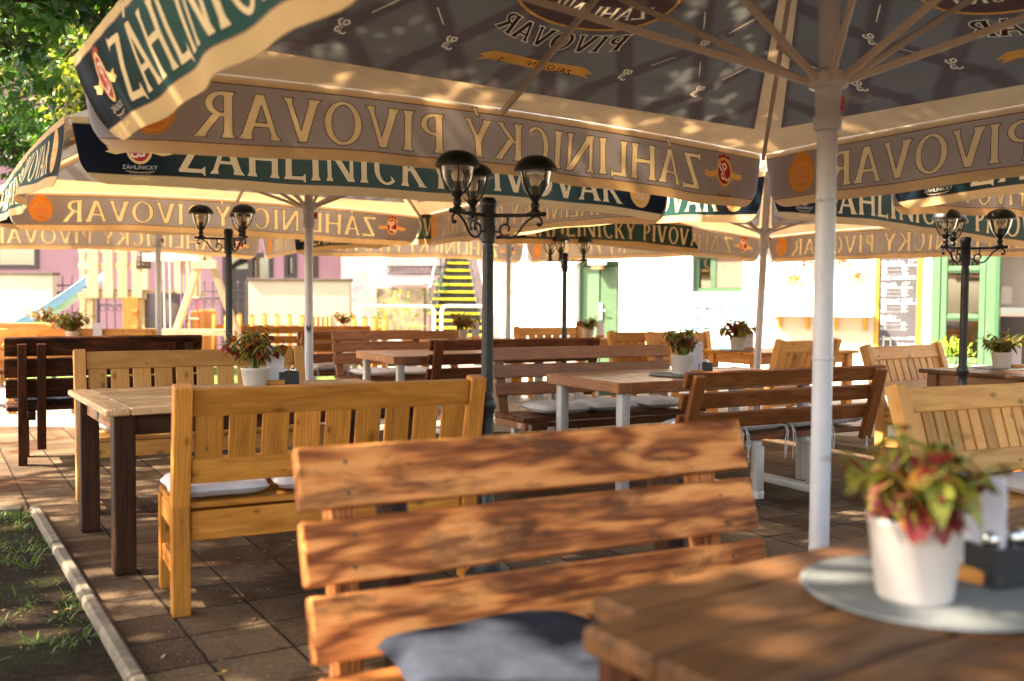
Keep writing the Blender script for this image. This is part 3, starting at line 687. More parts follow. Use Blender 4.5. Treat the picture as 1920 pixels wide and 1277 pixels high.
def valance_layout():
    def ins(t): return .012 + .055 * t + .13 * (1 - math.sqrt(max(0, 1 - (max(0, t - .62) / .38) ** 2)))
    ts = [0, .05, .10, .115, .25, .4, .55, .62, .7, .76, .838, .85, .875, .90, .93, .96, .98, .993, 1.0]
    bd = [(-HALF + ins(t), t * DROP) for t in ts] + [(-HALF + ins(1) + (2 * HALF - 2 * ins(1)) * i / 60, DROP) for i in range(1, 60)] + [(HALF - ins(t), t * DROP) for t in ts[::-1]] + [(HALF - .012 - (2 * HALF - .024) * i / 60, 0) for i in range(1, 60)]
    grid = [(-HALF + .06 + (2 * HALF - .12) * i / 60, t * DROP) for t in (.18, .32, .46, .6, .74) for i in range(61)]
    lines = [[(-HALF + ins(t) + (2 * HALF - 2 * ins(t)) * i / 60, t * DROP) for i in range(61)] for t in (.10, .115, .838, .85)]
    def base(x, y):
        t = y / DROP
        return 'hem' if t < .10 or t > .85 else ('pipe' if t < .115 or t > .838 else 'body')
    TW, CAP = 3.02, .194; fl = lambda x, y: (x - 1.48, .266 - y)
    cx, cy = -1.66, .162; E_ = lambda pts: [(cx + x * 1.15, cy - y * 1.15) for x, y in pts]
    sx2, sy2 = 1.71, .165; S_ = lambda pts: [(sx2 + x * 1.15, sy2 - y * 1.2) for x, y in pts]
    pear = [(.083 * math.sin(a) * (1 - .28 * max(0, math.cos(a)) ** 2 + .02 * math.sin(5 * a)), .012 + .1 * math.cos(a)) for a in [2 * math.pi * i / 34 for i in range(34)]]
    wings = [[(s_ * .055, .02), (s_ * .09, .005), (s_ * .14, .012), (s_ * .128, -.002), (s_ * .145, -.012), (s_ * .10, -.022), (s_ * .06, -.012)] for s_ in (-1, 1)]
    layers = [('line', text_polys('ZÁHLINICKÝ PIVOVAR', TW, CAP, .0036, fl)), ('letter', text_polys('ZÁHLINICKÝ PIVOVAR', TW, CAP, 0, fl)),
              ('gold', [S_(pear)]), ('sring', [S_(q) for q in strip_quads(ellipse(0, -.008, .062, .066, 32) + [(.062, -.008)], .005)]),
              ('gold2', [E_(w_) for w_ in wings]), ('crown', [E_([(-.05, .075), (-.035, .1), (-.015, .092), (0, .112), (.015, .092), (.035, .1), (.05, .075), (0, .085)])]),
              ('gold2', [E_(ellipse(0, .012, .058, .075, 26))]), ('crown', [E_(ellipse(0, .012, .046, .062, 26))]),
              ('loop', [E_(q) for q in strip_quads(curl(0, .012, .045, .4), .0095)]),
              ('gold2', [E_([(-.04, -.123), (.04, -.123), (.036, -.129), (.04, -.135), (-.04, -.135), (-.036, -.129)])])]
    return printed(bd, grid, lines, layers, base)
VP, VT = valance_layout()
VAL_M.update({'sring': ('p_gold2', 'p_gold2'), 'crown': ('p_red', 'p_red'), 'loop': ('p_cream', 'p_cream')})
SPLIT_X = -1.48 + 3.02 * (glyphs('ZÁHLINICKÝ ')[1] + .0) / glyphs('ZÁHLINICKÝ PIVOVAR')[1]
def build_valance(seed, amp, flare, lift=0.05):
    fn = valance_fn(seed, amp, flare, lift)
    mb = sheet_mesh(VP, {c: VT[c] for c in ('body', 'hem', 'pipe')}, fn, VAL_M)
    ctr = lambda f: sum(VP[k][0] for k in f) / len(f)
    lt = [sheet_mesh(VP, {c: [f for f in VT[c] if (ctr(f) < SPLIT_X) == w_] for c in ('letter', 'line')}, fn, VAL_M) for w_ in (True, False)]
    em = sheet_mesh(VP, {c: VT[c] for c in ('gold2', 'crown', 'loop')}, fn, VAL_M)
    sl = sheet_mesh(VP, {c: VT[c] for c in ('gold', 'sring')}, fn, VAL_M)
    e_fn = lambda x, y, h: fn(-1.66 + x * 1.15, .162 - y * 1.15, h); s_fn = lambda x, y, h: fn(1.71 + x * 1.15, .165 - y * 1.2, h)
    put_font(em, 'ZÁHLINICKÝ', .026, 0, -.086, e_fn, 'p_cream', .0032, True, 1.0)
    put_line(em, [(-.06 + .12 * i / 10, -.094 - .006 * math.sin(math.pi * i / 10)) for i in range(11)], .003, e_fn, 'p_gold2', .0032)
    put_font(em, 'PIVOVAR', .024, 0, -.116, e_fn, 'p_plum', .0032)
    for k, wd_ in enumerate(('ZLATÁ', 'PIVNÍ', 'PEČEŤ')): put_font(sl, wd_, .030, 0, .018 - k * .03, s_fn, 'p_cream', .0034)
    return mb, lt, em, sl
UMB = {}
def parasol(P, ang, ez, label, seed, waves, tilt=(0, 0), pole_r=0.034):
    global FACET, PRINT
    t = thing('garden_parasol', label, 'parasol', (P[0], P[1], 0), ang, 'beer garden parasols')
    top = thing  # noqa
    mb = MB(); z_run = ez - .20
    dx_, dy_ = math.tan(tilt[0]), math.tan(tilt[1])
    def sh(p):   # a leaning mast: everything shears with height above the foot
        return Vector((p[0] + dx_ * p[2], p[1] + dy_ * p[2], p[2]))
    mb.tube([sh((0, 0, z)) for z in (0.03, 1, 2, z_run + .3, ez + RISE - .05)], pole_r, 'pole_white', 20)
    for z in (1.08, 1.62): mb.lathe([(pole_r, -.006), (pole_r + .002, -.004), (pole_r + .002, .004), (pole_r, .006)], 'pole_white', sh((0, 0, z)), 20)
    pole = mb.build('pole', t)
    bo = MB(); a_ = -math.pi / 2 - ang - math.atan2(P[0], P[1]); oo = Vector((math.cos(a_), math.sin(a_), 0))
    bo.tube([sh((0, 0, 1.13)) + oo * (pole_r - .004), sh((0, 0, 1.13)) + oo * (pole_r + .006)], .007, 'galv', 8); bo.build('bolt', pole)
    if seed == 2:
        sb = MB(); pts = []
        for i in range(26):
            aa = a_ + (i / 25 - .5) * 1.1; pts.append(sh((0, 0, 1.04 + .03 * math.sin(i * 1.35) + .008 * math.sin(i * .4))) + Vector((math.cos(aa), math.sin(aa), 0)) * (pole_r + .001))
        sb.tube(pts, .0016, 'socket', 5); sb.build('scribble', pole)
    b = MB(); b.lathe([(.0, 0), (.30, 0), (.30, .03), (.06, .045), (.05, .11), (pole_r + .002, .12)], 'galv'); b.build('base_plate', t)
    r = MB(); c = sh((0, 0, z_run))
    r.lathe([(pole_r + .001, -.15), (pole_r + .012, -.145), (pole_r + .014, -.10), (pole_r + .006, -.09), (pole_r + .010, -.01), (pole_r + .030, .0), (pole_r + .034, .045), (pole_r + .02, .055), (pole_r + .001, .06)], 'pole_white', c, 20)
    rn = r.build('runner', t)
    k = MB(); k.box(c + Vector((.055, -.01, -.05)), (.022, .022, .05), 'red_print'); k.build('crank_tab', rn)
    h = MB(); ct = sh((0, 0, ez + RISE - .1)); h.lathe([(pole_r + .001, 0), (.075, .0), (.08, .05), (.03, .09), (0.0, .10)], 'pole_white', ct, 18); h.build('hub', t)
    CT = sh((0, 0, 0)) ; off_e = Vector((dx_ * ez, dy_ * ez, ez))
    def eave_z(a): return 0
    for i in range(8):
        a = i * math.pi / 4; d = Vector((math.cos(a), math.sin(a), 0)); rad = HALF if i % 2 == 0 else HALF * math.sqrt(2)
        ends = off_e + d * (rad - .02) + Vector((0, 0, (.05 if i % 2 == 0 else 0) - .028 - (tilt_z(d * rad, tilt))))
        topp = off_e + d * .07 + Vector((0, 0, RISE - .075))
        m2 = MB(); m2.bar(topp, ends, .022, .032, 'rib', .003); m2.build('rib', t)
        f_ = .44 if i % 2 == 0 else .46
        j = topp.lerp(ends, f_ + .14) + Vector((0, 0, -.018)); st = sh((0, 0, z_run + .02)) + d * .06
        m3 = MB(); m3.bar(st, j, .016, .024, 'rib', .002)
        m3.box(j + Vector((0, 0, .008)), (.05, .05, .03), 'rib', Matrix.Rotation(a, 3, 'Z')); m3.build('strut', t)
    for kf in range(4):
        if FACET is None:
            FACET = FACET_MB.build('roof_panel', t); PRINT = PRINT_MB.build('printed_badge', FACET); p = FACET
        else:
            p = copy_part(FACET, t); copy_part(PRINT, p)
        p.location = off_e; p.rotation_euler = (0, 0, kf * math.pi / 2)
        if tilt != (0, 0): p.rotation_euler = (Matrix.Rotation(-tilt[1], 3, 'X') @ Matrix.Rotation(tilt[0], 3, 'Y') @ Matrix.Rotation(kf * math.pi / 2, 3, 'Z')).to_euler()
        amp, fl = waves[kf]
        key = (seed, kf)
        vb, lt, em, sl = build_valance(seed * 10 + kf, amp, fl)
        v = vb.build('valance', t); v.location = off_e; v.rotation_euler = p.rotation_euler
        [q_.build('lettering', v) for q_ in lt]; em.build('emblem', v); sl.build('gold_seal', v)
    return t
def tilt_z(v, tilt): return math.sin(tilt[0]) * v[0] - 0 * v[1] if tilt != (0, 0) else 0

# ------------------------------------------------------------------ furniture
GA = R(28)
def place(px, py, ztop, Ln, ang, rear, rec):
    P = at(px, py, ztop)
    rz = ang + (math.pi if rear else 0)
    o = rot2((Ln / 2 if rear else -Ln / 2, rec), rz)
    return Vector((P.x - o.x, P.y - o.y, 0)), rz
def spindle_bench(px, py, label, Ln, ang, rear, wd='honey', ztop=.92, sp=.105, gap=.024, rec=.10, cat='bench', spl=None):
    loc, rz = place(px, py, ztop, Ln, ang, rear, rec)
    t = thing('garden_bench', label, cat, loc, rz, 'spindle-back pine benches')
    yb = lambda z: rec * max(0, (z - .42)) / (ztop - .42)
    tl = math.atan(rec / (ztop - .42)); Rt = Matrix.Rotation(-tl, 3, 'X')
    for s in (-1, 1):
        x = s * (Ln / 2 - .035)
        b = MB(); b.bar((x, 0, 0), (x, 0, .45), .07, .075, wd, up=(0, 1, 0)); b.bar((x, 0, .44), (x, yb(ztop) , ztop + .012), .07, .072, wd, up=(0, 1, 0)); b.build('leg', t)
        b = MB(); b.box((x, -.42, .21), (.06, .06, .42), wd, grain='z'); b.build('leg', t)
        b = MB(); b.box((x, -.215, .37), (.045, .36, .085), wd, grain='y'); b.box((x, -.215, .17), (.04, .36, .07), wd, grain='y'); b.build('side_rail', t)
    Li = Ln - .145
    b = MB(); rh = .112
    b.box((0, yb(ztop - rh / 2) - .004, ztop - rh / 2), (Li, .034, rh), wd, Rt)
    z0 = ztop - rh - .172
    b.box((0, yb(z0 - .05) - .004, z0 - .05), (Li, .034, .105), wd, Rt)
    n = max(3, round(Li / (sp + gap))); pitch = Li / n
    for i in range(n):
        x = -Li / 2 + pitch * (i + .5); zc = z0 + .086
        b.box((x, yb(zc) + .002, zc), (pitch - gap, .02, .19), wd, Rt, .003, 'z')
    b.build('backrest', t)
    b = MB()
    for i in range(4): b.box((0, -.055 - i * .115, .437), (Ln - .02 if i > 0 else Li, .106, .026), wd)
    b.build('seat', t)
    b = MB(); b.box((0, -.425, .372), (Ln - .15, .028, .095), wd); b.box((0, -.0, .355), (Ln - .15, .028, .12), wd); b.build('apron', t)
    return t
def rustic_bench(px, py, label, Ln, ang, rear, wd, ztop, sl=.146, gap=.015, post='rustic_dark', post2=None):
    rec = .17
    loc, rz = place(px, py, ztop, Ln, ang, rear, rec)
    t = thing('rustic_bench', label, 'bench', loc, rz, 'rustic plank benches with double posts')
    yb = lambda z: rec * (z - .42) / (ztop - .42); tl = math.atan(rec / (ztop - .42)); Rt = Matrix.Rotation(-tl, 3, 'X')
    b = MB()
    for i in range(3):
        z = ztop - sl / 2 - i * (sl + gap)
        b.box((rnd.uniform(-.006, .006), yb(z), z), (Ln, .042, sl), wd, Matrix.Rotation(rnd.uniform(-.004, .004), 3, 'Y') @ Rt, .005)
        for s in (-1, 1):
            for dz in (-.035, .035): b.lathe([(0, -.0225), (.005, -.0225), (.0055, -.021)], 'iron', (0, 0, 0), 8) if False else b.box((s * (Ln / 2 - .115) + rnd.uniform(-.008, .008), yb(z + dz) - .0205, z + dz), (.009, .004, .009), 'iron', Rt, .002)
    b.build('backrest', t)
    for s in (-1, 1):
        for q, (xo, w_, yo) in enumerate(((.115, .062, .055), (.245, .062, .055))):
            x = s * (Ln / 2 - xo); b = MB()
            foot = 0 if q == 0 else .12
            b.bar((x, .0 + yo, foot), (x, yb(ztop - .05) + yo - .006, ztop - .05), w_, .07, post if (q or not post2) else post2, up=(0, 1, 0)); b.build('back_post', t)
        b = MB(); b.box((s * (Ln / 2 - .14), -.38, .2), (.075, .075, .40), post, grain='z'); b.build('leg', t)
        b = MB(); b.box((s * (Ln / 2 - .18), -.2, .37), (.06, .46, .07), post, grain='y'); b.build('side_rail', t)
    b = MB()
    for i in range(3): b.box((0, -.07 - i * .155, .425), (Ln - .02, .148, .04), wd, None, .008)
    b.build('seat', t)
    return t
def metal_bench(px, py, label, Ln, ang, rear, wd='brown', ztop=.92, frame_in=.2, number=None, seat_m=None):
    rec = .12; loc, rz = place(px, py, ztop, Ln, ang, rear, rec)
    t = thing('slatted_bench', label, 'bench', loc, rz, 'brown slat benches on grey steel frames')
    yb = lambda z: rec * (z - .42) / (ztop - .42); tl = math.atan(rec / (ztop - .42)); Rt = Matrix.Rotation(-tl, 3, 'X')
    b = MB()
    for i in range(3):
        z = ztop - .0485 - i * .130; b.box((0, yb(z) - .022, z), (Ln, .034, .097), wd, Rt, .004)
    b.build('backrest', t)
    for s in (-1, 1):
        x = s * (Ln / 2 - .075); b = MB()
        b.bar((x, yb(.36) + .018, .36), (x, yb(ztop - .02) + .018, ztop - .02), .085, .042, wd, up=(0, 1, 0)); b.build('back_post', t)
        xf = s * (Ln / 2 - frame_in); b = MB(); g_ = 'grey_metal'
        b.box((xf, -.20, .075), (.06, .56, .05), g_, None, .003); b.box((xf, .05, .24), (.06, .05, .28), g_, None, .003); b.box((xf, -.45, .24), (.06, .05, .28), g_, None, .003)
        b.box((xf, -.20, .385), (.058, .5, .04), g_, None, .003)
        for y in (.05, -.45): b.tube([(xf, y, .012), (xf, y, .06)], .006, 'iron', 8); b.lathe([(0, 0), (.022, 0), (.022, .008), (0, .014)], 'iron', (xf, y, 0), 12)
        b.build('leg_frame', t)
    b = MB(); sm = seat_m or 'brown_dark'
    for i in range(3): b.box((0, -.055 - i * .146, .428), (Ln, .14, .034), sm, None, .004)
    b.box((0, -.452, .385), (Ln - .1, .022, .055), sm, None, .003)
    st = b.build('seat', t)
    if number:
        e = MB(); e.box((-Ln / 2 + .028, -.2, .382), (.03, .44, .056), 'brown')
        put_font(e, number, .05, 0, 0, lambda x, y, h: Vector((-Ln / 2 + .0115, -.34 - x, .366 + y)), 'chalk', 0, False); e.build('number_board', t)
    return t
def cushion(loc, rz, label, m='cushion', s=.40, th=.075, ties=True, group='tufted seat cushions', seed=0, tie_dir=1):
    q = random.Random(seed + 100); t = thing('seat_cushion', label, 'cushion', loc, rz, group)
    n = 18; mb = MB(); ph = [q.uniform(0, 6) for _ in range(4)]
    def top(u, v, sg):
        pl = (1 - abs(u) ** 4) * (1 - abs(v) ** 4); pl = max(0, pl) ** .42
        tuft = sum(math.exp(-((u - a) ** 2 + (v - b) ** 2) / .02) for a in (-.38, .38) for b in (-.38, .38))
        z = th * (.5 + sg * .5 * pl) - (tuft * .018 if sg > 0 else 0) * pl
        if sg > 0: z += .005 * math.sin(4 * u + ph[0]) * math.sin(3 * v + ph[1]) * pl
        rr = 1 - .10 * (1 - abs(u)) * 0 ; k = 1 - .06 * (u * u * v * v)
        pinch = 1 - .05 * math.cos(u * math.pi / 2) * abs(v) ** 6 * 0
        return (u * s / 2 * k + .006 * math.sin(5 * v + ph[2]), v * s / 2 * k + .006 * math.sin(5 * u + ph[3]), z)
    for sg in (1, -1):
        vs = [top(-1 + 2 * i / n, -1 + 2 * j / n, sg) for j in range(n + 1) for i in range(n + 1)]
        fs = [(j * (n + 1) + i, j * (n + 1) + i + 1, (j + 1) * (n + 1) + i + 1, (j + 1) * (n + 1) + i) for j in range(n) for i in range(n)]
        mb.add(vs, fs if sg > 0 else [f[::-1] for f in fs], m, None, .5, True)
    mb.build('cover', t)
    if ties:
        for sx in (-1, 1):
            x0 = sx * s * .43; y0 = tie_dir * s * .47
            for k in (0, 1):
                tb = MB(); xx = x0 + k * .012
                tb.tube([(xx, y0, .03), (xx + sx * .01, y0 + tie_dir * .03, .035), (xx + sx * .012, y0 + tie_dir * .05, .0), (xx + .01 * k, y0 + tie_dir * .055, -.06), (xx + q.uniform(-.02, .02), y0 + tie_dir * .05, -.15 - .03 * k)], .0028, 'tie', 5); tb.build('tie', t)
    return t
def bench_cushion(bench, x, label, y=-.22, seed=0, m='cushion', rot=0.0, s=.41, **k):
    p = bench.matrix_basis if False else None
    rz = bench.rotation_euler.z; o = rot2((x, y), rz)
    z = .455
    return cushion((bench.location.x + o.x, bench.location.y + o.y, z), rz + rot, label, m, s, seed=seed, **k)
def wood_table(loc, rz, Ln, Wd, label, top='weathered', leg='table_dark', apr='table_dark', H=.77, number=None, badge=False, group='wooden beer garden tables', legw=.085, th=.032):
    t = thing('wooden_table', label, 'table', loc, rz, group)
    b = MB(); bd = .11
    n = max(3, round((Wd - 2 * .0) / .092)); 
    for i in range(n): b.box((0, -Wd / 2 + Wd * (i + .5) / n, H - th / 2), (Ln - 2 * bd - .006, Wd / n - .006, th), top, None, .004)
    for s in (-1, 1): b.box((s * (Ln / 2 - bd / 2), 0, H - th / 2), (bd, Wd, th), top, None, .012, 'y')
    b.build('tabletop', t)
    for sx in (-1, 1):
        for sy in (-1, 1):
            l = MB(); l.box((sx * (Ln / 2 - .09), sy * (Wd / 2 - .085), (H - th) / 2), (legw, legw, H - th - .002), leg, None, .006, 'z'); l.build('leg', t)
    b = MB(); ah = .095
    for s in (-1, 1): b.box((0, s * (Wd / 2 - .085), H - th - ah / 2 - .002), (Ln - .18 - legw, .03, ah), apr)
    for s in (-1, 1): b.box((s * (Ln / 2 - .09), 0, H - th - ah / 2 - .002), (.03, Wd - .17 - legw, ah), 'apron' if badge else apr, None, .004, 'y')
    ap = b.build('apron', t)
    if badge:
        e = MB(); xq = -(Ln / 2 - .09) - .017; e.lathe([(0, 0), (.034, 0), (.034, .006), (0, .008)], 'green_dark', (0, 0, 0), 18); 
        o = e.build('number_badge', ap); o.rotation_euler = (0, -math.pi / 2, 0); o.location = (xq + .002, .1, H - .085)
    if number:
        e = MB(); xq = -(Ln / 2 - .09) - .0165
        put_font(e, number, .085, 0, 0, lambda x, y, h: Vector((xq, Wd * .12 - x, H - .115 + y)), 'chalk', 0, False); e.build('painted_number', ap)
    return t
def metal_table(loc, rz, Ln, Wd, label, H=.77):
    t = thing('steel_leg_table', label, 'table', loc, rz, 'brown tables on grey steel legs')
    b = MB(); th = .07; e = .09
    n = 5; wi = Wd - 2 * e
    for i in range(n): b.box((0, -wi / 2 + wi * (i + .5) / n, H - .018), (Ln - 2 * e - .008, wi / n - .003, .03), 'brown', None, .002)
    for s in (-1, 1): b.box((s * (Ln / 2 - e / 2), 0, H - th / 2), (e, Wd, th), 'brown', None, .005, 'y'); b.box((0, s * (Wd / 2 - e / 2), H - th / 2), (Ln - 2 * e - .003, e, th), 'brown', None, .005)
    b.build('tabletop', t)
    for sx in (-1, 1):
        for sy in (-1, 1):
            l = MB(); x, y = sx * (Ln / 2 - .09), sy * (Wd / 2 - .075)
            l.box((x, y, (H - th) / 2 + .008), (.065, .065, H - th - .02), 'grey_metal', None, .004); l.lathe([(0, 0), (.03, 0), (.03, .012), (.012, .018), (0, .02)], 'iron', (x, y, 0), 12); l.build('leg', t)
    b = MB(); b.box((0, 0, .60 + .07), (Ln - .26, .04, .05), 'grey_metal'); b.build('cross_rail', t)
    return t
def plant(loc, label, rp=.08, hp=.115, spread=.18, height=.22, n=70, kind='mixed', seed=1, leafs=.07, group='potted coleus plants', potm='pot', hang=()):
    q = random.Random(seed); t = thing('potted_plant', label, 'plant', loc, q.uniform(0, 6), group)
    b = MB(); b.lathe([(0, 0), (rp * .78, 0), (rp * .80, .004), (rp, hp - .012), (rp * 1.03, hp - .010), (rp * 1.03, hp), (rp * .95, hp), (rp * .93, hp - .02), (rp * .92, hp - .03)], potm, (0, 0, 0), 36); b.build('pot', t)
    b = MB(); b.lathe([(rp * .93, hp - .022), (rp * .5, hp - .014), (0, hp - .010)], 'soil', (0, 0, 0), 20); b.build('soil', t)
    st = MB(); lf = MB(); ns = max(5, n // 9); base_z = hp - .02
    for i in range(ns):
        a = 2 * math.pi * i / ns + q.uniform(-.3, .3); rr = spread * (q.uniform(.25, 1.0)); h = height * (q.uniform(.6, 1.0) * (1.0 - .35 * (rr / spread) ** 2))
        p0 = Vector((q.uniform(-.3, .3) * rp, q.uniform(-.3, .3) * rp, base_z)); p2 = Vector((rr * math.cos(a), rr * math.sin(a), base_z + h))
        p1 = (p0 + p2) / 2 + Vector((0, 0, .25 * h)) * .5 - Vector((math.cos(a), math.sin(a), 0)) * rr * .15
        pts = [p0 * (1 - u) ** 2 + p1 * 2 * u * (1 - u) + p2 * u * u for u in (0, .25, .5, .75, 1)]
        st.tube(pts, [.0042, .0038, .0034, .003, .002], 'stem', 6)
        per = n // ns
        for k in range(per):
            u = 1 - (k / per) * .72; p = p0 * (1 - u) ** 2 + p1 * 2 * u * (1 - u) + p2 * u * u
            aa = k * 2.0 + q.uniform(-.5, .5) + a; out = Vector((math.cos(aa), math.sin(aa), 0)) + Vector((math.cos(a), math.sin(a), 0)) * .35
            el = q.uniform(.35, .75) if u > .93 else q.uniform(-.55, .25); d = out.normalized() * math.cos(el) + Vector((0, 0, math.sin(el)))
            sz = leafs * (q.uniform(.55, .8) if u > .93 else q.uniform(.75, 1.25))
            low = (1 - u)
            if kind == 'red': mt = 'coleus_red' if q.random() < .04 + max(0, low - .35) * .7 else ('coleus_green' if u > .72 and q.random() < .55 else 'coleus')
            elif kind == 'green': mt = 'coleus_green'
            else: mt = 'coleus_red' if q.random() < .08 else 'coleus'
            lf.leaf(p, d, (0, 0, 1), sz, sz * q.uniform(.60, .76), mt, q.uniform(.25, .75), q.random())
    for a, hz, sz in hang:      # the broad old leaves that hang over the rim
        rz = a - t.rotation_euler.z; o = Vector((math.cos(rz), math.sin(rz), 0))
        lf.leaf(o * rp * .8 + Vector((0, 0, hp + hz)), o * .55 + Vector((0, 0, -.8)), o + Vector((0, 0, .4)), sz, sz * .72, 'coleus_red', .1, .35)
    st.build('stems', t); lf.build('foliage', t)
    return t
def menu_card(loc, rz, label, h=.2, base='wood'):
    t = thing('menu_stand', label, 'menu holder', loc, rz, 'table menus')
    b = MB(); b.box((0, 0, .014), (.11, .05, .028), 'orange_wood'); b.build('base', t)
    b = MB(); b.box((0, 0, .027 + h / 2), (.10, .003, h), 'paper', None, .0005); c = b.build('card', t)
    b = MB(); b.box((0, 0, .027 + h / 2), (.108, .008, h + .008), 'acrylic', None, .001); b.build('sleeve', t)
    return t
def caddy(loc, rz, label):
    t = thing('condiment_holder', label, 'condiment holder', loc, rz, 'condiment holders')
    b = MB(); w_, d_, h = .115, .075, .07
    b.box((0, 0, .003), (w_, d_, .006), 'black_plastic')
    for s in (-1, 1): b.box((0, s * (d_ / 2 - .003), h / 2 + .003), (w_, .006, h), 'black_plastic', None, .002); b.box((s * (w_ / 2 - .003), 0, h / 2 + .003), (.006, d_ - .0125, h), 'black_plastic', None, .002)
    b.build('box', t)
    for s in (-1, 1):
        g = MB(); g.lathe([(0, .008), (.019, .008), (.020, .05), (.016, .07)], 'acrylic', (s * .027, 0, 0), 16); g.lathe([(.0165, .07), (.0185, .072), (.0185, .088), (.012, .097), (0, .099)], 'steel', (s * .027, 0, 0), 16); g.build('shaker', t)
    return t
def lamp_post(base, label, th0, zoff=0.0, rscale=1.0):
    t = thing('street_lamp', label, 'lamp', (base[0], base[1], 0), th0, 'three-armed cast iron lamps')
    Z = lambda z: z + zoff
    b = MB(); b.lathe([(0, 0), (.11, 0), (.11, .03), (.085, .05), (.07, .12), (.058, .2), (.036, .26), (.031, Z(.76)), (.031, Z(.79)), (.034, Z(.80)), (.034, Z(.815)), (.041, Z(.825)), (.042, Z(.85)), (.035, Z(.87)), (.029, Z(.885)), (.027, Z(.90))], 'iron', n=24)
    b.lathe([(.026, Z(.89)), (.0245, Z(1.3)), (.023, Z(1.58)), (.034, Z(1.585)), (.036, Z(1.60)), (.036, Z(1.74)), (.040, Z(1.745)), (.040, Z(1.765)), (.03, Z(1.785)), (0, Z(1.79))], 'iron', n=20)
    for k in range(12):
        a = k * math.pi / 6; c, s_ = math.cos(a), math.sin(a)
        b.tube([(.0255 * c, .0255 * s_, Z(.90)), (.0228 * c, .0228 * s_, Z(1.57))], .0030, 'iron', 5)
    b.build('post', t)
    for k in range(3):
        a = k * 2 * math.pi / 3; c, s_ = math.cos(a), math.sin(a); r = .215 * rscale
        P = lambda q, z: (q * c, q * s_, Z(z))
        m = MB(); m.tube([P(.03, 1.705), P(.16, 1.705), P(r, 1.708), P(r + .045, 1.71), P(r + .052, 1.71)], [.009, .008, .009, .011, .003], 'iron', 8)
        m.box((r * c, r * s_, Z(1.712)), (.07, .04, .012), 'iron', Matrix.Rotation(a, 3, 'Z'))
        arm = m.build('arm', t)
        sc_ = MB()
        pts = [P(r + .012, 1.665), P(r + .022, 1.657), P(r + .03, 1.667), P(r + .028, 1.685), P(r + .012, 1.70), P(r - .012, 1.695), P(r - .05, 1.665), P(r - .078, 1.625), P(r - .105, 1.605), P(r - .135, 1.605), P(r - .157, 1.622), P(r - .160, 1.648), P(r - .145, 1.664), P(r - .125, 1.660), P(r - .117, 1.645), P(r - .125, 1.634)]
        fine = []
        for i in range(len(pts) - 1):
            A, B = Vector(pts[i]), Vector(pts[i + 1]); Pm = Vector(pts[max(i - 1, 0)]); Pn = Vector(pts[min(i + 2, len(pts) - 1)])
            for u in (0, .33, .66):
                fine.append(.5 * ((2 * A) + (B - Pm) * u + (2 * Pm - 5 * A + 4 * B - Pn) * u * u + (3 * A - Pm - 3 * B + Pn) * u ** 3))
        fine.append(Vector(pts[-1]))
        sc_.tube(fine, .0055, 'iron', 7)
        sc_.tube([P(r - .125, 1.70), P(r - .125, 1.675), P(r - .13, 1.662)], .006, 'iron', 7); sc_.tube([P(.036, 1.63), P(r - .158, 1.632)], .005, 'iron', 7)
        sc_.lathe([(0, -.01), (.01, 0), (0, .01)], 'iron', P(r + .014, 1.663), 8); sc_.build('scroll', arm)
        ln = MB(); C = (r * c, r * s_, Z(1.712))
        ln.lathe([(0, 0), (.022, 0), (.022, .012), (.014, .02), (.020, .03), (.020, .045), (.013, .052), (.030, .075), (.034, .082)], 'iron', C, 18)
        for j in range(4):
            aa = a + math.pi / 4 + j * math.pi / 2
            ln.tube([(C[0] + q * math.cos(aa), C[1] + q * math.sin(aa), C[2] + z) for q, z in ((.032, .078), (.052, .105), (.066, .14), (.076, .185), (.080, .205))], .0042, 'iron', 6)
        lan = ln.build('lantern', t)
        g = MB(); g.lathe([(.030, .080), (.050, .105), (.064, .14), (.074, .185), (.078, .207)], 'glass', C, 24); gg = g.build('glass', lan)
        cp = MB(); cp.lathe([(.090, .188), (.096, .190), (.097, .198), (.088, .222), (.068, .245), (.04, .258), (0, .263)], 'iron', C, 28, True, (.02, 8)); cp.lathe([(.0, .206), (.085, .200), (.092, .192)], 'iron', C, 28); cp.build('cap', lan)
        bl = MB(); bl.lathe([(.012, .115), (.014, .125), (.024, .142), (.027, .156), (.022, .172), (.010, .181), (0, .183)], 'bulb', C, 16); bl.build('bulb', lan)
        so = MB(); so.lathe([(.0, .08), (.019, .08), (.019, .125), (.0, .126)], 'socket', C, 14); so.build('socket', lan)
    return t

# ------------------------------------------------------------------ the setting
def sheet(name, pts, z, m, sub=None):
    b = MB(); b.add([(x, y, z) for x, y in pts], [tuple(range(len(pts)))], m); o = b.build(name); o['kind'] = 'structure'; return o
sheet('ground', [(-90, -60), (90, -60), (90, 120), (-90, 120)], 0, 'slabs')
sheet('lawn', [(-9.5, 14.2), (-1.2, 14.2), (-0.6, 17.4), (-9.5, 18.2)], .004, 'turf')
m_p = plain('pale_bounce_ground', (0.31, 0.26, 0.20), 0.9, 0.16, nscale=5, bmp=0.2); M['bounce_pale'] = m_p
sheet('bounce_sheet', [(-30, 10.2), (3.0, 9.2), (30, 4.0), (30, 40), (-30, 40)], .002, 'bounce_pale')  # pale sheet added as sunlit ground, bouncing light up under the far parasols
k0, k1, k2 = at(66, 962, 0), at(258, 1290, 0), at(-60, 968, 0)
dk = (k1 - k0).normalized(); k3 = k1 + dk * 3.0; dl = (k2 - k0).normalized(); k4 = k0 + dl * 9
sheet('garden_bed', [(k0.x, k0.y), (k4.x, k4.y), (k4.x - 4, k4.y - 9), (k3.x - 4, k3.y), (k3.x, k3.y)], .010, 'bed')
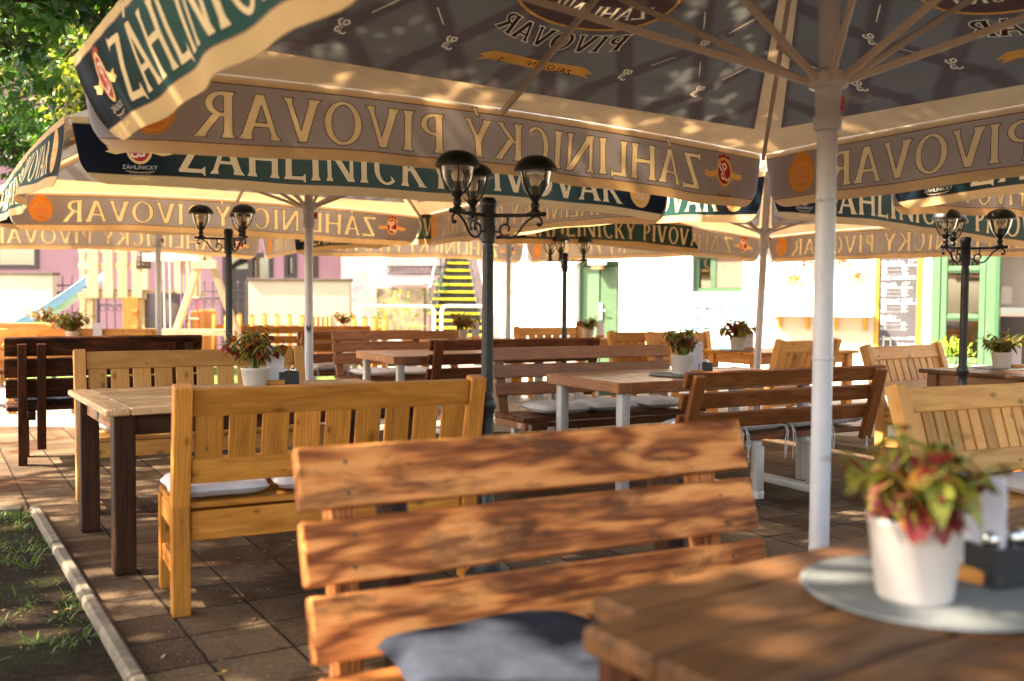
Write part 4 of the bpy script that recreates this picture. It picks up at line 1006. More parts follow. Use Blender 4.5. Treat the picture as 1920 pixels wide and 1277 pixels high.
def kerb_run(p, q, n, name, label):
    b = MB()
    d = (q - p); ln = d.length / n; d.normalize()
    for i in range(n):
        a = p + d * (ln * i + .004); c = p + d * (ln * (i + 1) - .004)
        j = Vector((rnd.uniform(-.004, .004), rnd.uniform(-.004, .004), .014 + rnd.uniform(-.003, .003)))
        b.bar(a + j, c + j, .056, .07, 'kerb', .02)
    o = b.build(name); tag(o, label, 'kerb'); return o
kerb_run(k0, k3, 6, 'garden_edging', 'rounded concrete edging running along the soil bed towards the viewer')
kerb_run(k0 + dl * .06, k4, 11, 'garden_edging', 'sunlit concrete edging across the far end of the soil bed')
# grass and litter in the bed and on the slabs
gb = MB()
side = Vector((-dk.y, dk.x, 0));  side = side if side.dot(dl) > 0 else -side
for cl in range(60):
    u = rnd.random() ** 1.1 * 2.6; dist = .05 + abs(rnd.gauss(0, .10)) + (rnd.random() * .5 if rnd.random() < .3 else 0)
    c = k0 + dk * u + side * dist
    for j in range(rnd.randint(7, 20)):
        p = c + Vector((rnd.gauss(0, .03), rnd.gauss(0, .03), .008)); a = rnd.uniform(0, 6.28); el = rnd.uniform(.35, 1.3)
        gb.leaf(p, (math.cos(a) * math.cos(el), math.sin(a) * math.cos(el), math.sin(el)), (0, 0, 1), rnd.uniform(.025, .075), rnd.uniform(.003, .006), 'grass', rnd.uniform(.1, .6), None, True)
for cl in range(26):
    c = k0 + dl * rnd.uniform(.05, .5) + dk * rnd.uniform(.05, .3)
    for j in range(14):
        p = c + Vector((rnd.gauss(0, .03), rnd.gauss(0, .03), .008)); a = rnd.uniform(0, 6.28); el = rnd.uniform(.35, 1.3)
        gb.leaf(p, (math.cos(a) * math.cos(el), math.sin(a) * math.cos(el), math.sin(el)), (0, 0, 1), rnd.uniform(.03, .07), .006, 'grass', .4, None, True)
tag(gb.build('grass'), 'thin tufts of green grass along the concrete edging', 'grass', kind='stuff')
lb = MB()
for i in range(1100):
    if rnd.random() < .5: p = k0 + dk * rnd.uniform(0, 2.6) + side * rnd.uniform(.06, 1.6) + Vector((0, 0, .014))
    else: p = Vector((rnd.uniform(-1.9, .6), rnd.uniform(2.6, 6.5), .005))
    if (p - k0).dot(side) < .06 and p.z > .01: continue
    a = rnd.uniform(0, 6.28); s = rnd.choice((.006, .008, .009, .01, .012, .015, .028))
    lb.leaf(p, (math.cos(a), math.sin(a), rnd.uniform(0, .3)), (rnd.uniform(-.3, .3), rnd.uniform(-.3, .3), 1), s, s * .6, 'litter', rnd.uniform(-.3, .4), None, True)
tag(lb.build('fallen_leaves'), 'small dry fallen leaves and crumbs on the soil and slabs', 'leaf litter', kind='stuff')

# ------------------------------------------------------------------ parasols in place
parasol((1.07, 3.30), R(34.8), 2.205, 'nearest parasol, roof of printed badges overhead, on the thick white pole at right', 1, [(.03, .02), (.02, .01), (.012, .0), (.022, -.135)])
parasol((-1.62, 7.65), R(32), 2.19, 'parasol on the white pole behind the pine bench, its green band turned to the viewer', 2, [(.02, .02), (.02, .0), (.012, .01), (.075, .05)])
parasol((2.40, 9.48), R(30.5), 2.15, 'parasol on the slim leaning white pole in front of the white house', 3, [(.02, .02), (.02, .0), (.012, .01), (.02, .01)], tilt=(R(2.2), R(-1.0)), pole_r=.036)
parasol((5.22, 5.72), R(34.8), 2.21, 'parasol cut by the right edge, showing a dark band above the right lamp', 4, [(.02, .02), (.02, .0), (.012, .01), (.02, .02)])
parasol((-0.05, 12.4), R(40), 2.19, 'washed-out parasol in bright sun between the stairs and the green door', 5, [(.02, .01), (.02, .0), (.012, .01), (.02, .01)], pole_r=.036)
parasol((-4.2, 11.4), R(34.8), 2.21, 'parasol in front of the wooden play tower, cut by the left edge', 6, [(.02, .02), (.02, .0), (.012, .01), (.02, .02)])

# ------------------------------------------------------------------ lamps
lamp_post((-.112, 4.40), 'black three-armed lamp in the middle, behind the honey bench end', R(-8), -.045)
lamp_post((-2.33, 7.9), 'smaller-looking black lamp with three heads before the wooden swing frame', R(-41), .06)
lamp_post((.565, 10.4), 'farthest black lamp, thin against the white wall beside the green door', R(15), .01)
lamp_post((3.20, 6.8), 'black lamp with blue-sheen caps before the green glazed door', R(-32), -.04)

# ------------------------------------------------------------------ benches, tables, cushions
fore = rustic_bench(548, 838, 'big scorched plank bench in front, knots and dark burns on three boards', 1.30, R(27), False, 'rustic', .93, post2='rustic')
bench_cushion(fore, -.25, 'navy cushion on the scorched front bench, its left end', seed=1, m='cushion_dark', s=.52, ties=False)
bench_cushion(fore, .25, 'navy cushion half hidden by the near table', seed=2, m='cushion_dark', s=.44, ties=False)
bB = spindle_bench(325, 730, 'honey coloured spindle bench seen from behind, left of the middle lamp', 1.33, R(27), True, 'honey')
bench_cushion(bB, .46, 'flat grey cushion showing under the back of the honey bench, near the left arm', seed=3, y=-.2, ties=False)
bench_cushion(bB, .03, 'grey cushion in the middle of the honey bench beside the lamp', seed=4, y=-.2, ties=False)
bA2 = spindle_bench(137, 660, 'pale pine spindle bench facing the viewer across the weathered table', 1.48, R(29), False, 'pine', .93)
bench_cushion(bA2, -.42, 'pale grey cushion seen under the end of the weathered table', seed=5)
bench_cushion(bA2, .12, 'thin grey cushion seen between the weathered table legs', seed=6)
bD = rustic_bench(8, 632, 'black-brown plank bench on tall double posts at the left, seen from behind', 1.42, R(29), True, 'rustic_dark', .98)
bench_cushion(bD, .42, 'dark cushion with a pale corner on the black-brown bench', seed=7, m='cushion_dark', s=.46, ties=False)
bench_cushion(bD, -.15, 'dark cushion deep in shade on the black-brown bench', seed=8, m='cushion_dark', s=.46, ties=False)
bC = metal_bench(916, 652, 'brown slat bench with the number 187 on its end, facing the viewer', 1.66, R(29), False, 'brown', number='187')
for i, (x, lb_) in enumerate(((-.46, 'plump grey cushion nearest the number 187 bench end'), (-.02, 'grey cushion between the two steel table legs, middle of the 187 bench'), (.44, 'grey cushion at the far end of the 187 bench'))):
    bench_cushion(bC, x, lb_, seed=10 + i, rot=rnd.uniform(-.12, .12), y=-.24)
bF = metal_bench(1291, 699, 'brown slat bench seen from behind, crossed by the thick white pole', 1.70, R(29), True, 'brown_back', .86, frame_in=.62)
for i, (x, lb_) in enumerate(((.50, 'grey cushion peeking out beside the scorched bench, tied to the pole bench'), (.12, 'grey cushion with dangling ties left of the thick white pole'), (-.27, 'pinkish shaded cushion just left behind the thick pole'), (-.62, 'grey cushion just right of the thick white pole'))):
    bench_cushion(bF, x, lb_, seed=20 + i, rot=rnd.uniform(-.1, .1), s=.37, y=-.2)
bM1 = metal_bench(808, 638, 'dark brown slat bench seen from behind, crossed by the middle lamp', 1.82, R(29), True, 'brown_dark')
bench_cushion(bM1, .45, 'pale cushion glimpsed through the dark brown bench behind the lamp', seed=30)
bM2 = metal_bench(620, 622, 'brown slat bench facing the viewer behind the small steel-leg table', 1.55, R(29), False, 'brown')
for i, (x, lb_) in enumerate(((-.42, 'grey cushion left behind the small steel table leg'), (.05, 'grey cushion right behind the small steel-leg table'))):
    bench_cushion(bM2, x, lb_, seed=33 + i, rot=.08)
bK = metal_bench(559, 621, 'dark brown slat bench behind the second white pole, a looped tie hanging', 1.5, R(29), True, 'brown')
bench_cushion(bK, .30, 'pale cushion with a looped tie beside the second white pole', seed=36)
bO = metal_bench(452, 612, 'orange sunlit slat bench below the picket fence', 1.7, R(20), True, 'orange_wood')
bL1 = metal_bench(-80, 616, 'sunlit honey slat bench at far left under the coleus pots', 2.15, R(8), True, 'pine')
bL2 = metal_bench(-90, 605, 'farthest honey bench at the left edge before the cream wall', 1.35, R(8), True, 'pine')
bS1 = spindle_bench(1459, 640, 'small honey spindle bench seen from behind, left of the thick pole', .86, R(33), True, 'pine', .92, .075, .016, .14)
bS2 = spindle_bench(1617, 651, 'small honey spindle bench facing the viewer below the chalkboard', 1.18, R(38), False, 'pine', .92, .085, .018, .16)
bench_cushion(bS2, -.2, 'grey cushion on the small honey bench below the chalkboard', seed=40)
bG = spindle_bench(1668, 728, 'honey spindle bench cut by the right edge, behind the near coleus', 1.45, R(25), False, 'pine', .90, .062, .011, .16)
bench_cushion(bG, -.12, 'pale grey cushion at the right edge on the honey bench', seed=41, s=.45)
bench_cushion(bG, .4, 'pale grey cushion beyond the right edge on the honey bench', seed=42, s=.45)
bN1 = spindle_bench(963, 614, 'pale sunlit spindle bench just right of the middle lamp, far back', 1.0, R(22), False, 'pine')
bN2 = spindle_bench(1140, 623, 'sunlit honey bench half hidden below the green door', .9, R(24), False, 'pine', .92, .075, .03)
bN3 = spindle_bench(1212, 624, 'sunlit honey bench behind the white pot on the steel table', .88, R(26), False, 'pine', .92, .075, .03)

def corner_table(left, near, Ln, H):
    """centre and heading of a table from its left and near corners as seen"""
    a, b = at(*left, H), at(*near, H); d = b - a; Wd = d.length
    ang = math.atan2(d.x, -d.y)
    u = Vector((math.cos(ang), math.sin(ang), 0)); c = (a + b) / 2 + u * Ln / 2
    return (c.x, c.y, 0), ang, Wd
loc, a_, Wd = corner_table((127, 731), (197, 769), 1.7, .77)
tA = wood_table(loc, a_, 1.7, min(Wd, 1.16), 'weathered plank table with a round badge on its flaking apron', badge=True, legw=.095)
loc, a_, Wd = corner_table((1024, 700), (1160, 718), 1.75, .77)
tC = metal_table(loc, a_, 1.75, Wd, 'brown table on grey steel legs carrying the bright white pot')
loc, a_, Wd = corner_table((667, 657.6), (738, 669), 1.6, .77)
tM = metal_table(loc, a_, 1.6, min(Wd, 1.1), 'smaller brown steel-leg table in front of the facing brown bench')
pR = at(1721, 691, .77); uR, vR = rot2((1, 0), R(29)), rot2((0, 1), R(29))
cR = pR + uR * .8 - vR * .45
tR = wood_table((cR.x, cR.y, 0), R(29), 1.6, .9, 'brown wooden table with 92 painted on its apron, at the right', 'rustic_table', 'brown', 'brown', number='92')
pS = at(1316, 655, .77); cS = pS + uR * .75 - vR * .4
tS = wood_table((cS.x, cS.y, 0), R(29), 1.5, .8, 'orange wooden table in bright light left of the leaning pole', 'honey', 'orange_wood', 'orange_wood')
# near table: thick worn planks
pF = at(1084, 1172, .75); uF, vF = rot2((1, 0), R(34)), rot2((0, 1), R(34))
cF = pF + uF * .85 - vF * .27
tF = thing('plank_table', 'close-up worn plank table with sun spots at the bottom right', 'table', (cF.x, cF.y, 0), R(34))
b = MB()
for i, (y, wd_, dz) in enumerate(((.332, .12, -.003), (.185, .165, 0), (.01, .175, .002), (-.17, .175, -.001), (-.345, .165, .001))):
    b.box(((.06 if i == 0 else 0), y, .728 + dz), (1.7 - (.12 if i == 0 else 0), wd_, .046), 'rustic_table', None, .019)
b.build('tabletop', tF)
for sx in (-1, 1):
    for sy in (-1, 1):
        l = MB(); l.box((sx * .68, sy * .33, .35), (.09, .09, .698), 'rustic_dark', None, .006, 'z'); l.build('leg', tF)
b = MB()
for s in (-1, 1): b.box((s * .68, 0, .655), (.05, .57, .09), 'rustic_dark', None, .005, 'y')
b.box((0, 0, .655), (1.28, .06, .08), 'rustic_dark'); b.build('frame', tF)

# what stands on the near table
def disc(loc, r, label, th=.005):
    b = MB(); b.lathe([(0, 0), (r, 0), (r + .002, th / 2), (r, th), (r * .985, th + .0015), (r * .96, th), (0, th)], 'mat', (0, 0, 0), 56)
    for k in range(1): pass
    o = b.build('place_mat', None, loc); return tag(o, label, 'placemat', 'round grey placemats')
TF = .7525
mc = at(1742, 1108, TF); disc((mc.x, mc.y, TF + .001), .222, 'large round grey placemat under the near coleus pot')
pp = at(1714, 1118, TF + .006); plant((pp.x, pp.y, TF + .007), 'large blurred coleus with red hearts in a white pot, in front', .079, .142, .14, .185, 230, 'red', 3, .060, hang=((-1.75, .10, .105), (-2.0, .035, .075), (-1.5, .03, .07), (-2.5, .07, .075), (-2.9, .05, .06), (-1.1, .06, .06)))
mm_ = at(1830, 1090, TF + .006); menu_card((mm_.x, mm_.y, TF + .007), R(-52), 'white menu card in a wooden foot beside the near coleus pot', .17)
cc = at(1880, 1092, TF + .006); caddy((cc.x, cc.y, TF + .007), R(20), 'black condiment box with shakers at the right edge of the near table')
# table A
p = at(478, 722, .775); plant((p.x, p.y, .772), 'purple and yellow coleus in a wide white pot on the weathered table', .080, .105, .185, .30, 190, 'mixed', 5, .066)
p = at(516, 720, .775); menu_card((p.x, p.y, .772), R(15), 'white menu card beside the coleus on the weathered table', .20)
p = at(541, 719, .775); caddy((p.x, p.y, .772), R(20), 'black condiment box on the weathered table')
# table C
p = at(1278, 702, .775); disc((p.x - .02, p.y, .772), .2, 'round placemat on the brown steel-leg table')
plant((p.x, p.y, .779), 'drooping pink-tinged coleus in a bright white pot on the steel table', .078, .13, .135, .25, 160, 'red', 8, .058)
p = at(1303, 700, .775); menu_card((p.x, p.y, .772), R(10), 'clear menu holder beside the bright white pot', .19)
p = at(1318, 699, .775); caddy((p.x, p.y, .772), R(20), 'small dark condiment box beside the clear menu holder')
# table S, R
p = at(1383, 657, .775); disc((p.x, p.y, .772), .2, 'round placemat on the orange wooden table')
plant((p.x, p.y, .779), 'coleus with hanging red leaves on the orange wooden table', .085, .135, .22, .24, 150, 'mixed', 9, .08)
p = at(1404, 656, .775); menu_card((p.x, p.y, .772), R(10), 'menu card beside the coleus on the orange table', .17)
p = at(1878, 690, .775); disc((p.x, p.y, .772), .2, 'round placemat on the table numbered 92')
plant((p.x, p.y, .779), 'dark green coleus in a white pot on the table numbered 92', .078, .12, .16, .21, 150, 'green', 12, .06)
p = at(1905, 689, .775); menu_card((p.x, p.y, .772), R(20), 'menu card with a red foot on the table numbered 92', .18)
# far tables with pots
def far_table(px, d, label, plabel, kind, seed, menu=None, top='pine', potr=.085, spread=.17, h=.19, y_off=0, dz=0, pot_rim=.12):
    c = atd(px, 620, d); wood_table((c.x, c.y, 0), R(24), 1.4, .8, label, top, 'honey', 'honey')
    plant((c.x, c.y, .772), plabel, potr, pot_rim, spread * 1.15, h * 1.2, 130, kind, seed, .085)
    if menu: menu_card((c.x + menu[0], c.y, .772), R(10), menu[1], .19)
far_table(137, 11.0, 'honey table hidden behind the black-brown bench', 'bushy golden coleus above the black-brown bench', 'green', 21, (.28, 'white menu card beside the golden coleus at the left'), spread=.2, h=.26)
far_table(88, 14.4, 'sunlit table under the blue slide', 'yellowish coleus in front of the blue slide', 'mixed', 22, spread=.26, h=.24)
far_table(642, 15.5, 'table standing before the picket fence', 'round red and yellow coleus above the picket fence', 'mixed', 23, spread=.16, h=.22)
far_table(866, 12.6, 'honey table below the yellow stairs', 'coleus in a white pot below the yellow stairs', 'mixed', 24, (.18, 'menu card beside the coleus below the stairs'), spread=.2, h=.24)
far_table(1103, 13.6, 'sunlit table before the green door', 'coleus in a white pot before the green door', 'red', 25, (.17, 'menu card beside the pot before the green door'), spread=.17, h=.17)

# ------------------------------------------------------------------ white house
W0, W1 = Vector((.0, 18.1, 0)), Vector((8.6, 12.8, 0)); wd = (W1 - W0).normalized(); WN = Vector((wd.y, -wd.x, 0)); WA = math.atan2(wd.y, wd.x)
if WN.y > 0: WN = -WN
def wall_pt(px, py):
    d = ray(px, py); n = WN; t = (W0 - Vector((0, 0, CAM_H))).dot(n) / Vector((d.x, d.y, 0)).dot(n)
    P = Vector((d.x * t, d.y * t, CAM_H + d.z * t)); return (Vector((P.x, P.y, 0)) - W0).dot(wd), P.z
house = thing('white_house', 'sunlit white rendered house behind the beer garden on the right', 'house', W0, WA)
door_s = (wall_pt(1080, 560)[0], wall_pt(1160, 560)[0]); door_top = wall_pt(1120, 490)[1]
win = (wall_pt(1297, 510)[0], wall_pt(1392, 510)[0], wall_pt(1345, 548)[1], wall_pt(1345, 475)[1])
op = (wall_pt(1866, 560)[0], wall_pt(1866, 560)[0] + 1.9, .0, wall_pt(1890, 470)[1] + .1)
gd = (wall_pt(1746, 560)[0], wall_pt(1866, 560)[0], wall_pt(1800, 684)[1], wall_pt(1800, 440)[1])
b = MB(); Tk = .3; TOP = 4.6
def wblock(s0, s1, z0, z1):
    if s1 > s0 + .01 and z1 > z0 + .01: b.box(((s0 + s1) / 2, Tk / 2, (z0 + z1) / 2), (s1 - s0, Tk, z1 - z0), 'white_wall', None, .001)
wblock(-.5, door_s[0], 0, TOP); wblock(door_s[0], door_s[1], door_top, TOP); wblock(door_s[1], win[0], 0, TOP)
wblock(win[0], win[1], 0, win[2]); wblock(win[0], win[1], win[3], TOP); wblock(win[1], gd[0], 0, TOP)
wblock(gd[0], gd[1], 0, gd[2]); wblock(gd[0], gd[1], gd[3], TOP); wblock(op[0] + .01, op[1], op[3], TOP); wblock(op[1], op[1] + 6, 0, TOP)
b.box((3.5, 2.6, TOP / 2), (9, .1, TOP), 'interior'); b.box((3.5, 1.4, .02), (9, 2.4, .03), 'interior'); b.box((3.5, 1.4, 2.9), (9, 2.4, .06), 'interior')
b.build('wall', house)
b = MB(); b.box((5, 3.0, TOP + .3), (16, 6.8, .16), 'terracotta', Matrix.Rotation(R(14), 3, 'X')); b.build('roof', house)
# green door: two leaves
dr = MB(); s0, s1 = door_s; mid_ = (s0 + s1) / 2
dr.box(((s0 + s1) / 2, .17, door_top - .04), (s1 - s0, .08, .08), 'green_dark'); dr.box((s0 + .03, .17, door_top / 2 - .04), (.06, .08, door_top - .085), 'green_dark'); dr.box((s1 - .03, .17, door_top / 2 - .04), (.06, .08, door_top - .085), 'green_dark')
do = dr.build('door_frame', house)
d1 = MB(); d1.box((s0 + .06 + (mid_ - s0 - .08) / 2, .16, (door_top - .09) / 2), (mid_ - s0 - .09, .05, door_top - .1), 'green_paint'); d1.build('door', house)
d2 = MB(); d2.box((mid_ + .02 + (s1 - mid_ - .09) / 2, .11, (door_top - .09) / 2), (s1 - mid_ - .1, .05, door_top - .1), 'green_mid'); d2o = d2.build('door', house)
hd = MB(); hd.box((mid_ + .05, .06, 1.1), (.05, .03, .3), 'white_plastic'); hd.tube([(mid_ + .05, .05, 1.12), (mid_ + .05, .0, 1.12), (mid_ + .16, .0, 1.12)], .012, 'steel', 8); hd.build('handle', d2o)
# window with blind
wi = MB(); a0, a1, z0, z1 = win
for (x, z, sx, sz) in (((a0 + a1) / 2, z1 - .035, a1 - a0, .07), ((a0 + a1) / 2, z0 + .035, a1 - a0, .07)): wi.box((x, .12, z), (sx, .09, sz), 'green_dark')
for x in (a0 + .05, a0 + .40 * (a1 - a0), a1 - .02): wi.box((x, .12, (z0 + z1) / 2), (.10 if x < a1 - .1 else .04, .088, z1 - z0 - .145), 'green_mid')
wo = wi.build('window', house)
g = MB(); g.box((a0 + .22 * (a1 - a0), .14, (z0 + z1) / 2), (.3 * (a1 - a0) - .06, .01, z1 - z0 - .15), 'pane'); g.build('pane', wo)
g = MB(); g.box((a0 + .70 * (a1 - a0), .10, (z0 + z1) / 2), (.56 * (a1 - a0), .02, z1 - z0 - .15), 'blind'); g.build('blind', wo)
# tall green glazed door-window
gw_ = MB(); a0, a1, z0, z1 = gd; wz = a1 - a0
for x, q in ((a0 + .06, .12), (a0 + .17, .08), (a1 - .06, .12), (a1 - .17, .08)): gw_.box((x, .05 if q > .1 else .06, (z0 + z1) / 2), (q - .002, .10, z1 - z0), 'green_paint')
rows = [z0 + .05, wall_pt(1800, 595)[1], wall_pt(1800, 505)[1], z1 - .05]
for z in rows: gw_.box(((a0 + a1) / 2, .06, z), (wz - .43, .07, .10), 'green_paint'); gw_.box(((a0 + a1) / 2, .02, z), (wz - .43, .02, .04), 'green_paint')
go = gw_.build('glazed_door', house)
for i in range(3):
    g = MB(); g.box(((a0 + a1) / 2, .08, (rows[i] + rows[i + 1]) / 2), (wz - .42, .008, rows[i + 1] - rows[i] - .09), 'pane'); g.build('pane', go)
# serving hatch to the right
hb = MB(); x0 = op[0] + .02
hb.box((x0 + .95, .45, 1.62), (1.86, .04, .78), 'panel_grey'); hb.box((x0 + .95, .30, .55), (1.86, .06, 1.1), 'frame_dark'); hb.build('serving_hatch', house)
hb = MB(); hb.box((x0 + .02, -.05, 1.1), (.06, .30, 2.15), 'green_dark'); hb.build('open_shutter', house)
# counter with brackets
cs = (wall_pt(1450, 620)[0], wall_pt(1640, 620)[0], wall_pt(1500, 588)[1])
ct = thing('wall_counter', 'cream wall counter on brackets under the flower pots', 'counter', W0, WA)
b = MB(); b.box(((cs[0] + cs[1]) / 2, -.16, cs[2] - .02), (cs[1] - cs[0], .3, .04), 'white_wall'); b.build('shelf', ct)
b = MB(); b.box(((cs[0] + cs[1]) / 2, -.03, cs[2] / 2 - .03), (cs[1] - cs[0], .04, cs[2] - .06), 'cream_wall'); b.build('panel', ct)
for i in range(4):
    k = MB(); x = cs[0] + (cs[1] - cs[0]) * (.08 + .28 * i); k.box((x, -.08, cs[2] - .14), (.05, .05, .2), 'yellow'); k.build('bracket', ct)
# chalkboard
cb0, cb1 = wall_pt(1642, 560)[0], wall_pt(1728, 560)[0]; cz0, cz1 = wall_pt(1685, 662)[1], wall_pt(1685, 436)[1]
cbt = thing('chalkboard', 'tall chalkboard price list in a yellow frame on the white wall', 'menu board', W0, WA)
b = MB(); b.box(((cb0 + cb1) / 2, -.025, (cz0 + cz1) / 2), (cb1 - cb0 - .1, .03, cz1 - cz0 - .1), 'chalkboard', None, .001); bo = b.build('board', cbt)
b = MB()
for s in (cb0 + .03, cb1 - .03): b.box((s, -.03, (cz0 + cz1) / 2), (.06, .05, cz1 - cz0), 'yellow')
for z in (cz0 + .03, cz1 - .03): b.box(((cb0 + cb1) / 2, -.03, z), (cb1 - cb0 - .122, .048, .06), 'yellow')
b.build('frame', cbt)
bx0 = cb0 + .085; bw = cb1 - cb0 - .17
def chalk(txt, px_y, size, x=0.0, under=0.0, align='L'):
    z = wall_pt(1685, px_y)[1]; v, f = font(txt, size); mn = min(q[0] for q in v)
    sh_ = bx0 - mn + x
    fnc = lambda X, Y: (X, -.0405, Y)
    mb_v = [(sh_ + q[0] + (q[1]) * .12, -.0425, z + q[1] + .012 * q[0]) for q in v]
    ch = MB(); ch.add(mb_v, f, 'chalk')
    if under: ch.box((bx0 + under / 2 + x, -.042, z - .022), (under, .002, .012), 'chalk', None, .0002)
    ch.build('chalk_writing', bo)
chalk('Záhlinická 10°', 466, .085, under=.5)
for y in (474.5, 481.5): chalk('0,5 . . . . . . 48,-' if y < 478 else '0,3 . . . . . . 34,-', y, .064)
chalk('Prohádka  11°', 495, .085, under=.52)
for y in (507, 514.5): chalk('0,5 . . . . . . 52,-' if y < 510 else '0,3 . . . . . . 36,-', y, .064)
chalk('BEZ NABÍDKY:', 524, .076)
chalk('Hanák   12°', 537, .085, under=.44)
for y in (548, 555): chalk('0,5 . . . . . . 54,-' if y < 551 else '0,3 . . . . . . 38,-', y, .064)
chalk('Original 1938  12°', 566.5, .08, under=.64)
for y in (577, 585): chalk('0,5 . . . . . . 56,-' if y < 580 else '0,3 . . . . . . 39,-', y, .064)
chalk('Radler', 598, .085, under=.28)
for y in (609.5, 618.5): chalk('0,5 . . . . . . 45,-' if y < 612 else '0,3 . . . . . . 30,-', y, .064)
chalk('„Teprve pivo udělá žízní', 636, .063); chalk('krásnou!“', 647.5, .07, .25)
ch = MB(); ch.tube([(bx0 + .05, -.042, cz0 + .10), (bx0 + .05, -.042, cz0 + .2), (bx0 + .15, -.042, cz0 + .2), (bx0 + .15, -.042, cz0 + .10)], .006, 'chalk', 5)
ch.build('chalk_drawing', bo)
# wall flowers
for i, (px, py, m_, lb_) in enumerate(((1461, 494, 'flower_red', 'pinkish wall flowers nearest the leaning pole'), (1517, 496, 'flower_red', 'deep red wall flowers behind the thick pole'), (1582, 497, 'flower_yellow', 'small orange wall flowers in the upper row near the chalkboard'), (1495, 531, 'flower_yellow', 'pale yellow wall flowers in the lower row'), (1612, 527, 'flower_yellow', 'large golden wall flowers just left of the chalkboard'))):
    s, z = wall_pt(px, py); t = thing('wall_planter', lb_, 'flowers', W0, WA, 'flower pots on the white wall')
    p = MB(); p.lathe([(0, -.14), (.05, -.14), (.07, -.04), (.075, -.035), (.07, -.03), (0, -.03)], 'white_plastic', (s, -.085, z), 16); p.build('pot', t)
    f = MB(); q = random.Random(i)
    for k in range(46):
        a = q.uniform(0, 6.28); e = q.uniform(-.4, 1.4); d = Vector((math.cos(a) * math.cos(e), math.sin(a) * math.cos(e), math.sin(e))); rr = q.uniform(.02, .10)
        f.leaf(Vector((s, -.12, z)) + d * rr * Vector((1.3, .6, .9)).x * .9, d, (q.uniform(-1, 1), q.uniform(-1, 1), 1), .07, .05, m_ if q.random() < .75 else 'leaf_lit', .3, None, True)
    f.build('blossom', t)
# sign lamp over the door
s, z = wall_pt(1124, 492); t = thing('door_lamp', 'white box lamp with an orange underside over the green door', 'wall lamp', W0, WA)
b = MB(); b.box((s, -.08, z), (.30, .14, .10), 'white_plastic'); b.build('housing', t); b = MB(); b.box((s, -.08, z - .09), (.2, .1, .07), 'terracotta'); b.build('diffuser', t)
# lime shrub and trellis
def shrub(c, r, label, m, n, name='shrub', leaf=.06, seed=0, cat='shrub'):
    t = thing(name, label, cat, (c[0], c[1], 0)); q = random.Random(seed); f = MB()
    for k in range(n):
        d = Vector((q.gauss(0, 1), q.gauss(0, 1), q.gauss(0, 1))).normalized(); rr = q.uniform(.55, 1.05)
        p = Vector((d.x * r[0] * rr, d.y * r[1] * rr, c[2] + d.z * r[2] * rr))
        f.leaf(p, d + Vector((0, 0, .4)), (q.uniform(-1, 1), q.uniform(-1, 1), q.uniform(-1, 1)), leaf * q.uniform(.7, 1.3), leaf * .6, m, .3, None, True)
    f.build('foliage', t); s_ = MB()
    for k in range(4): s_.tube([(0, 0, 0), (q.uniform(-.05, .05), q.uniform(-.05, .05), c[2] * .5), (q.uniform(-.6, .6) * r[0], q.uniform(-.6, .6) * r[1], c[2])], [.02, .014, .006], 'bark', 6)
    s_.build('stems', t); return t
p = atd(1780, 672, 11.6); shrub((p.x, p.y, .62), (.26, .26, .24), 'bright lime shrub beside the right lamp', 'lime', 420, leaf=.05, seed=2)
p0, p1 = atd(1285, 572, 14.6), atd(1400, 572, 14.2)
tr = MB(); 
for i in range(6): q = p0.lerp(p1, i / 5); tr.tube([(q.x, q.y, .0), (q.x, q.y, p0.z - (.0 if i % 2 else .12))], .016, 'teal_plastic', 6)
for i in range(4): z = p0.z - .05 - i * .3; tr.tube([(p0.x, p0.y, z), (p1.x, p1.y, z)], .016, 'teal_plastic', 6)
t = thing('trellis', 'turquoise wire trellis with a climber against the white wall', 'trellis'); tr.build('grid', t)
v_ = MB(); q = random.Random(3); qq = p0.lerp(p1, .3)
for k in range(110): v_.leaf((qq.x + q.gauss(0, .05) + (q.uniform(-.1, .45) if k < 30 else 0), qq.y - .02, q.uniform(.1, p0.z) if k >= 30 else p0.z + q.uniform(-.06, .02)), (q.uniform(-1, 1), q.uniform(-1, .2), q.uniform(-1, .3)), (0, 0, 1), .07, .045, 'leaf_mid', .3, None, True)
v_.build('climber', t)

# ------------------------------------------------------------------ pink house, garden walls, fence, stairs, playground
HY = 23.0
hp = thing('pink_house', 'long pink rendered house behind the playground', 'house', (0, HY, 0))
b = MB(); X = lambda px: (px - 960) / F_PX * HY
wins = [(X(0) - .2, X(74), CAM_H + (565 - 511) / F_PX * HY, CAM_H + (565 - 462) / F_PX * HY), (X(418), X(512), 0.0, CAM_H + (565 - 478) / F_PX * HY), (X(533), X(556), CAM_H + (565 - 525) / F_PX * HY, CAM_H + (565 - 478) / F_PX * HY), (X(578), X(596), CAM_H + (565 - 525) / F_PX * HY, CAM_H + (565 - 478) / F_PX * HY)]
xs = -24.0
for (x0, x1, z0, z1) in wins:
    b.box(((xs + x0) / 2, .2, 4.2), (x0 - xs, .4, 8.4), 'pink_wall', None, .001)
    if z0 > .05: b.box(((x0 + x1) / 2, .2, z0 / 2), (x1 - x0, .4, z0), 'pink_wall', None, .001)
    b.box(((x0 + x1) / 2, .2, (z1 + 8.4) / 2), (x1 - x0, .4, 8.4 - z1), 'pink_wall', None, .001); xs = x1
b.box(((xs + X(690)) / 2, .2, 4.2), (X(690) - xs, .4, 8.4), 'pink_wall', None, .001)
b.box((-10, 2.5, 3), (26, .1, 6), 'interior'); b.build('wall', hp)
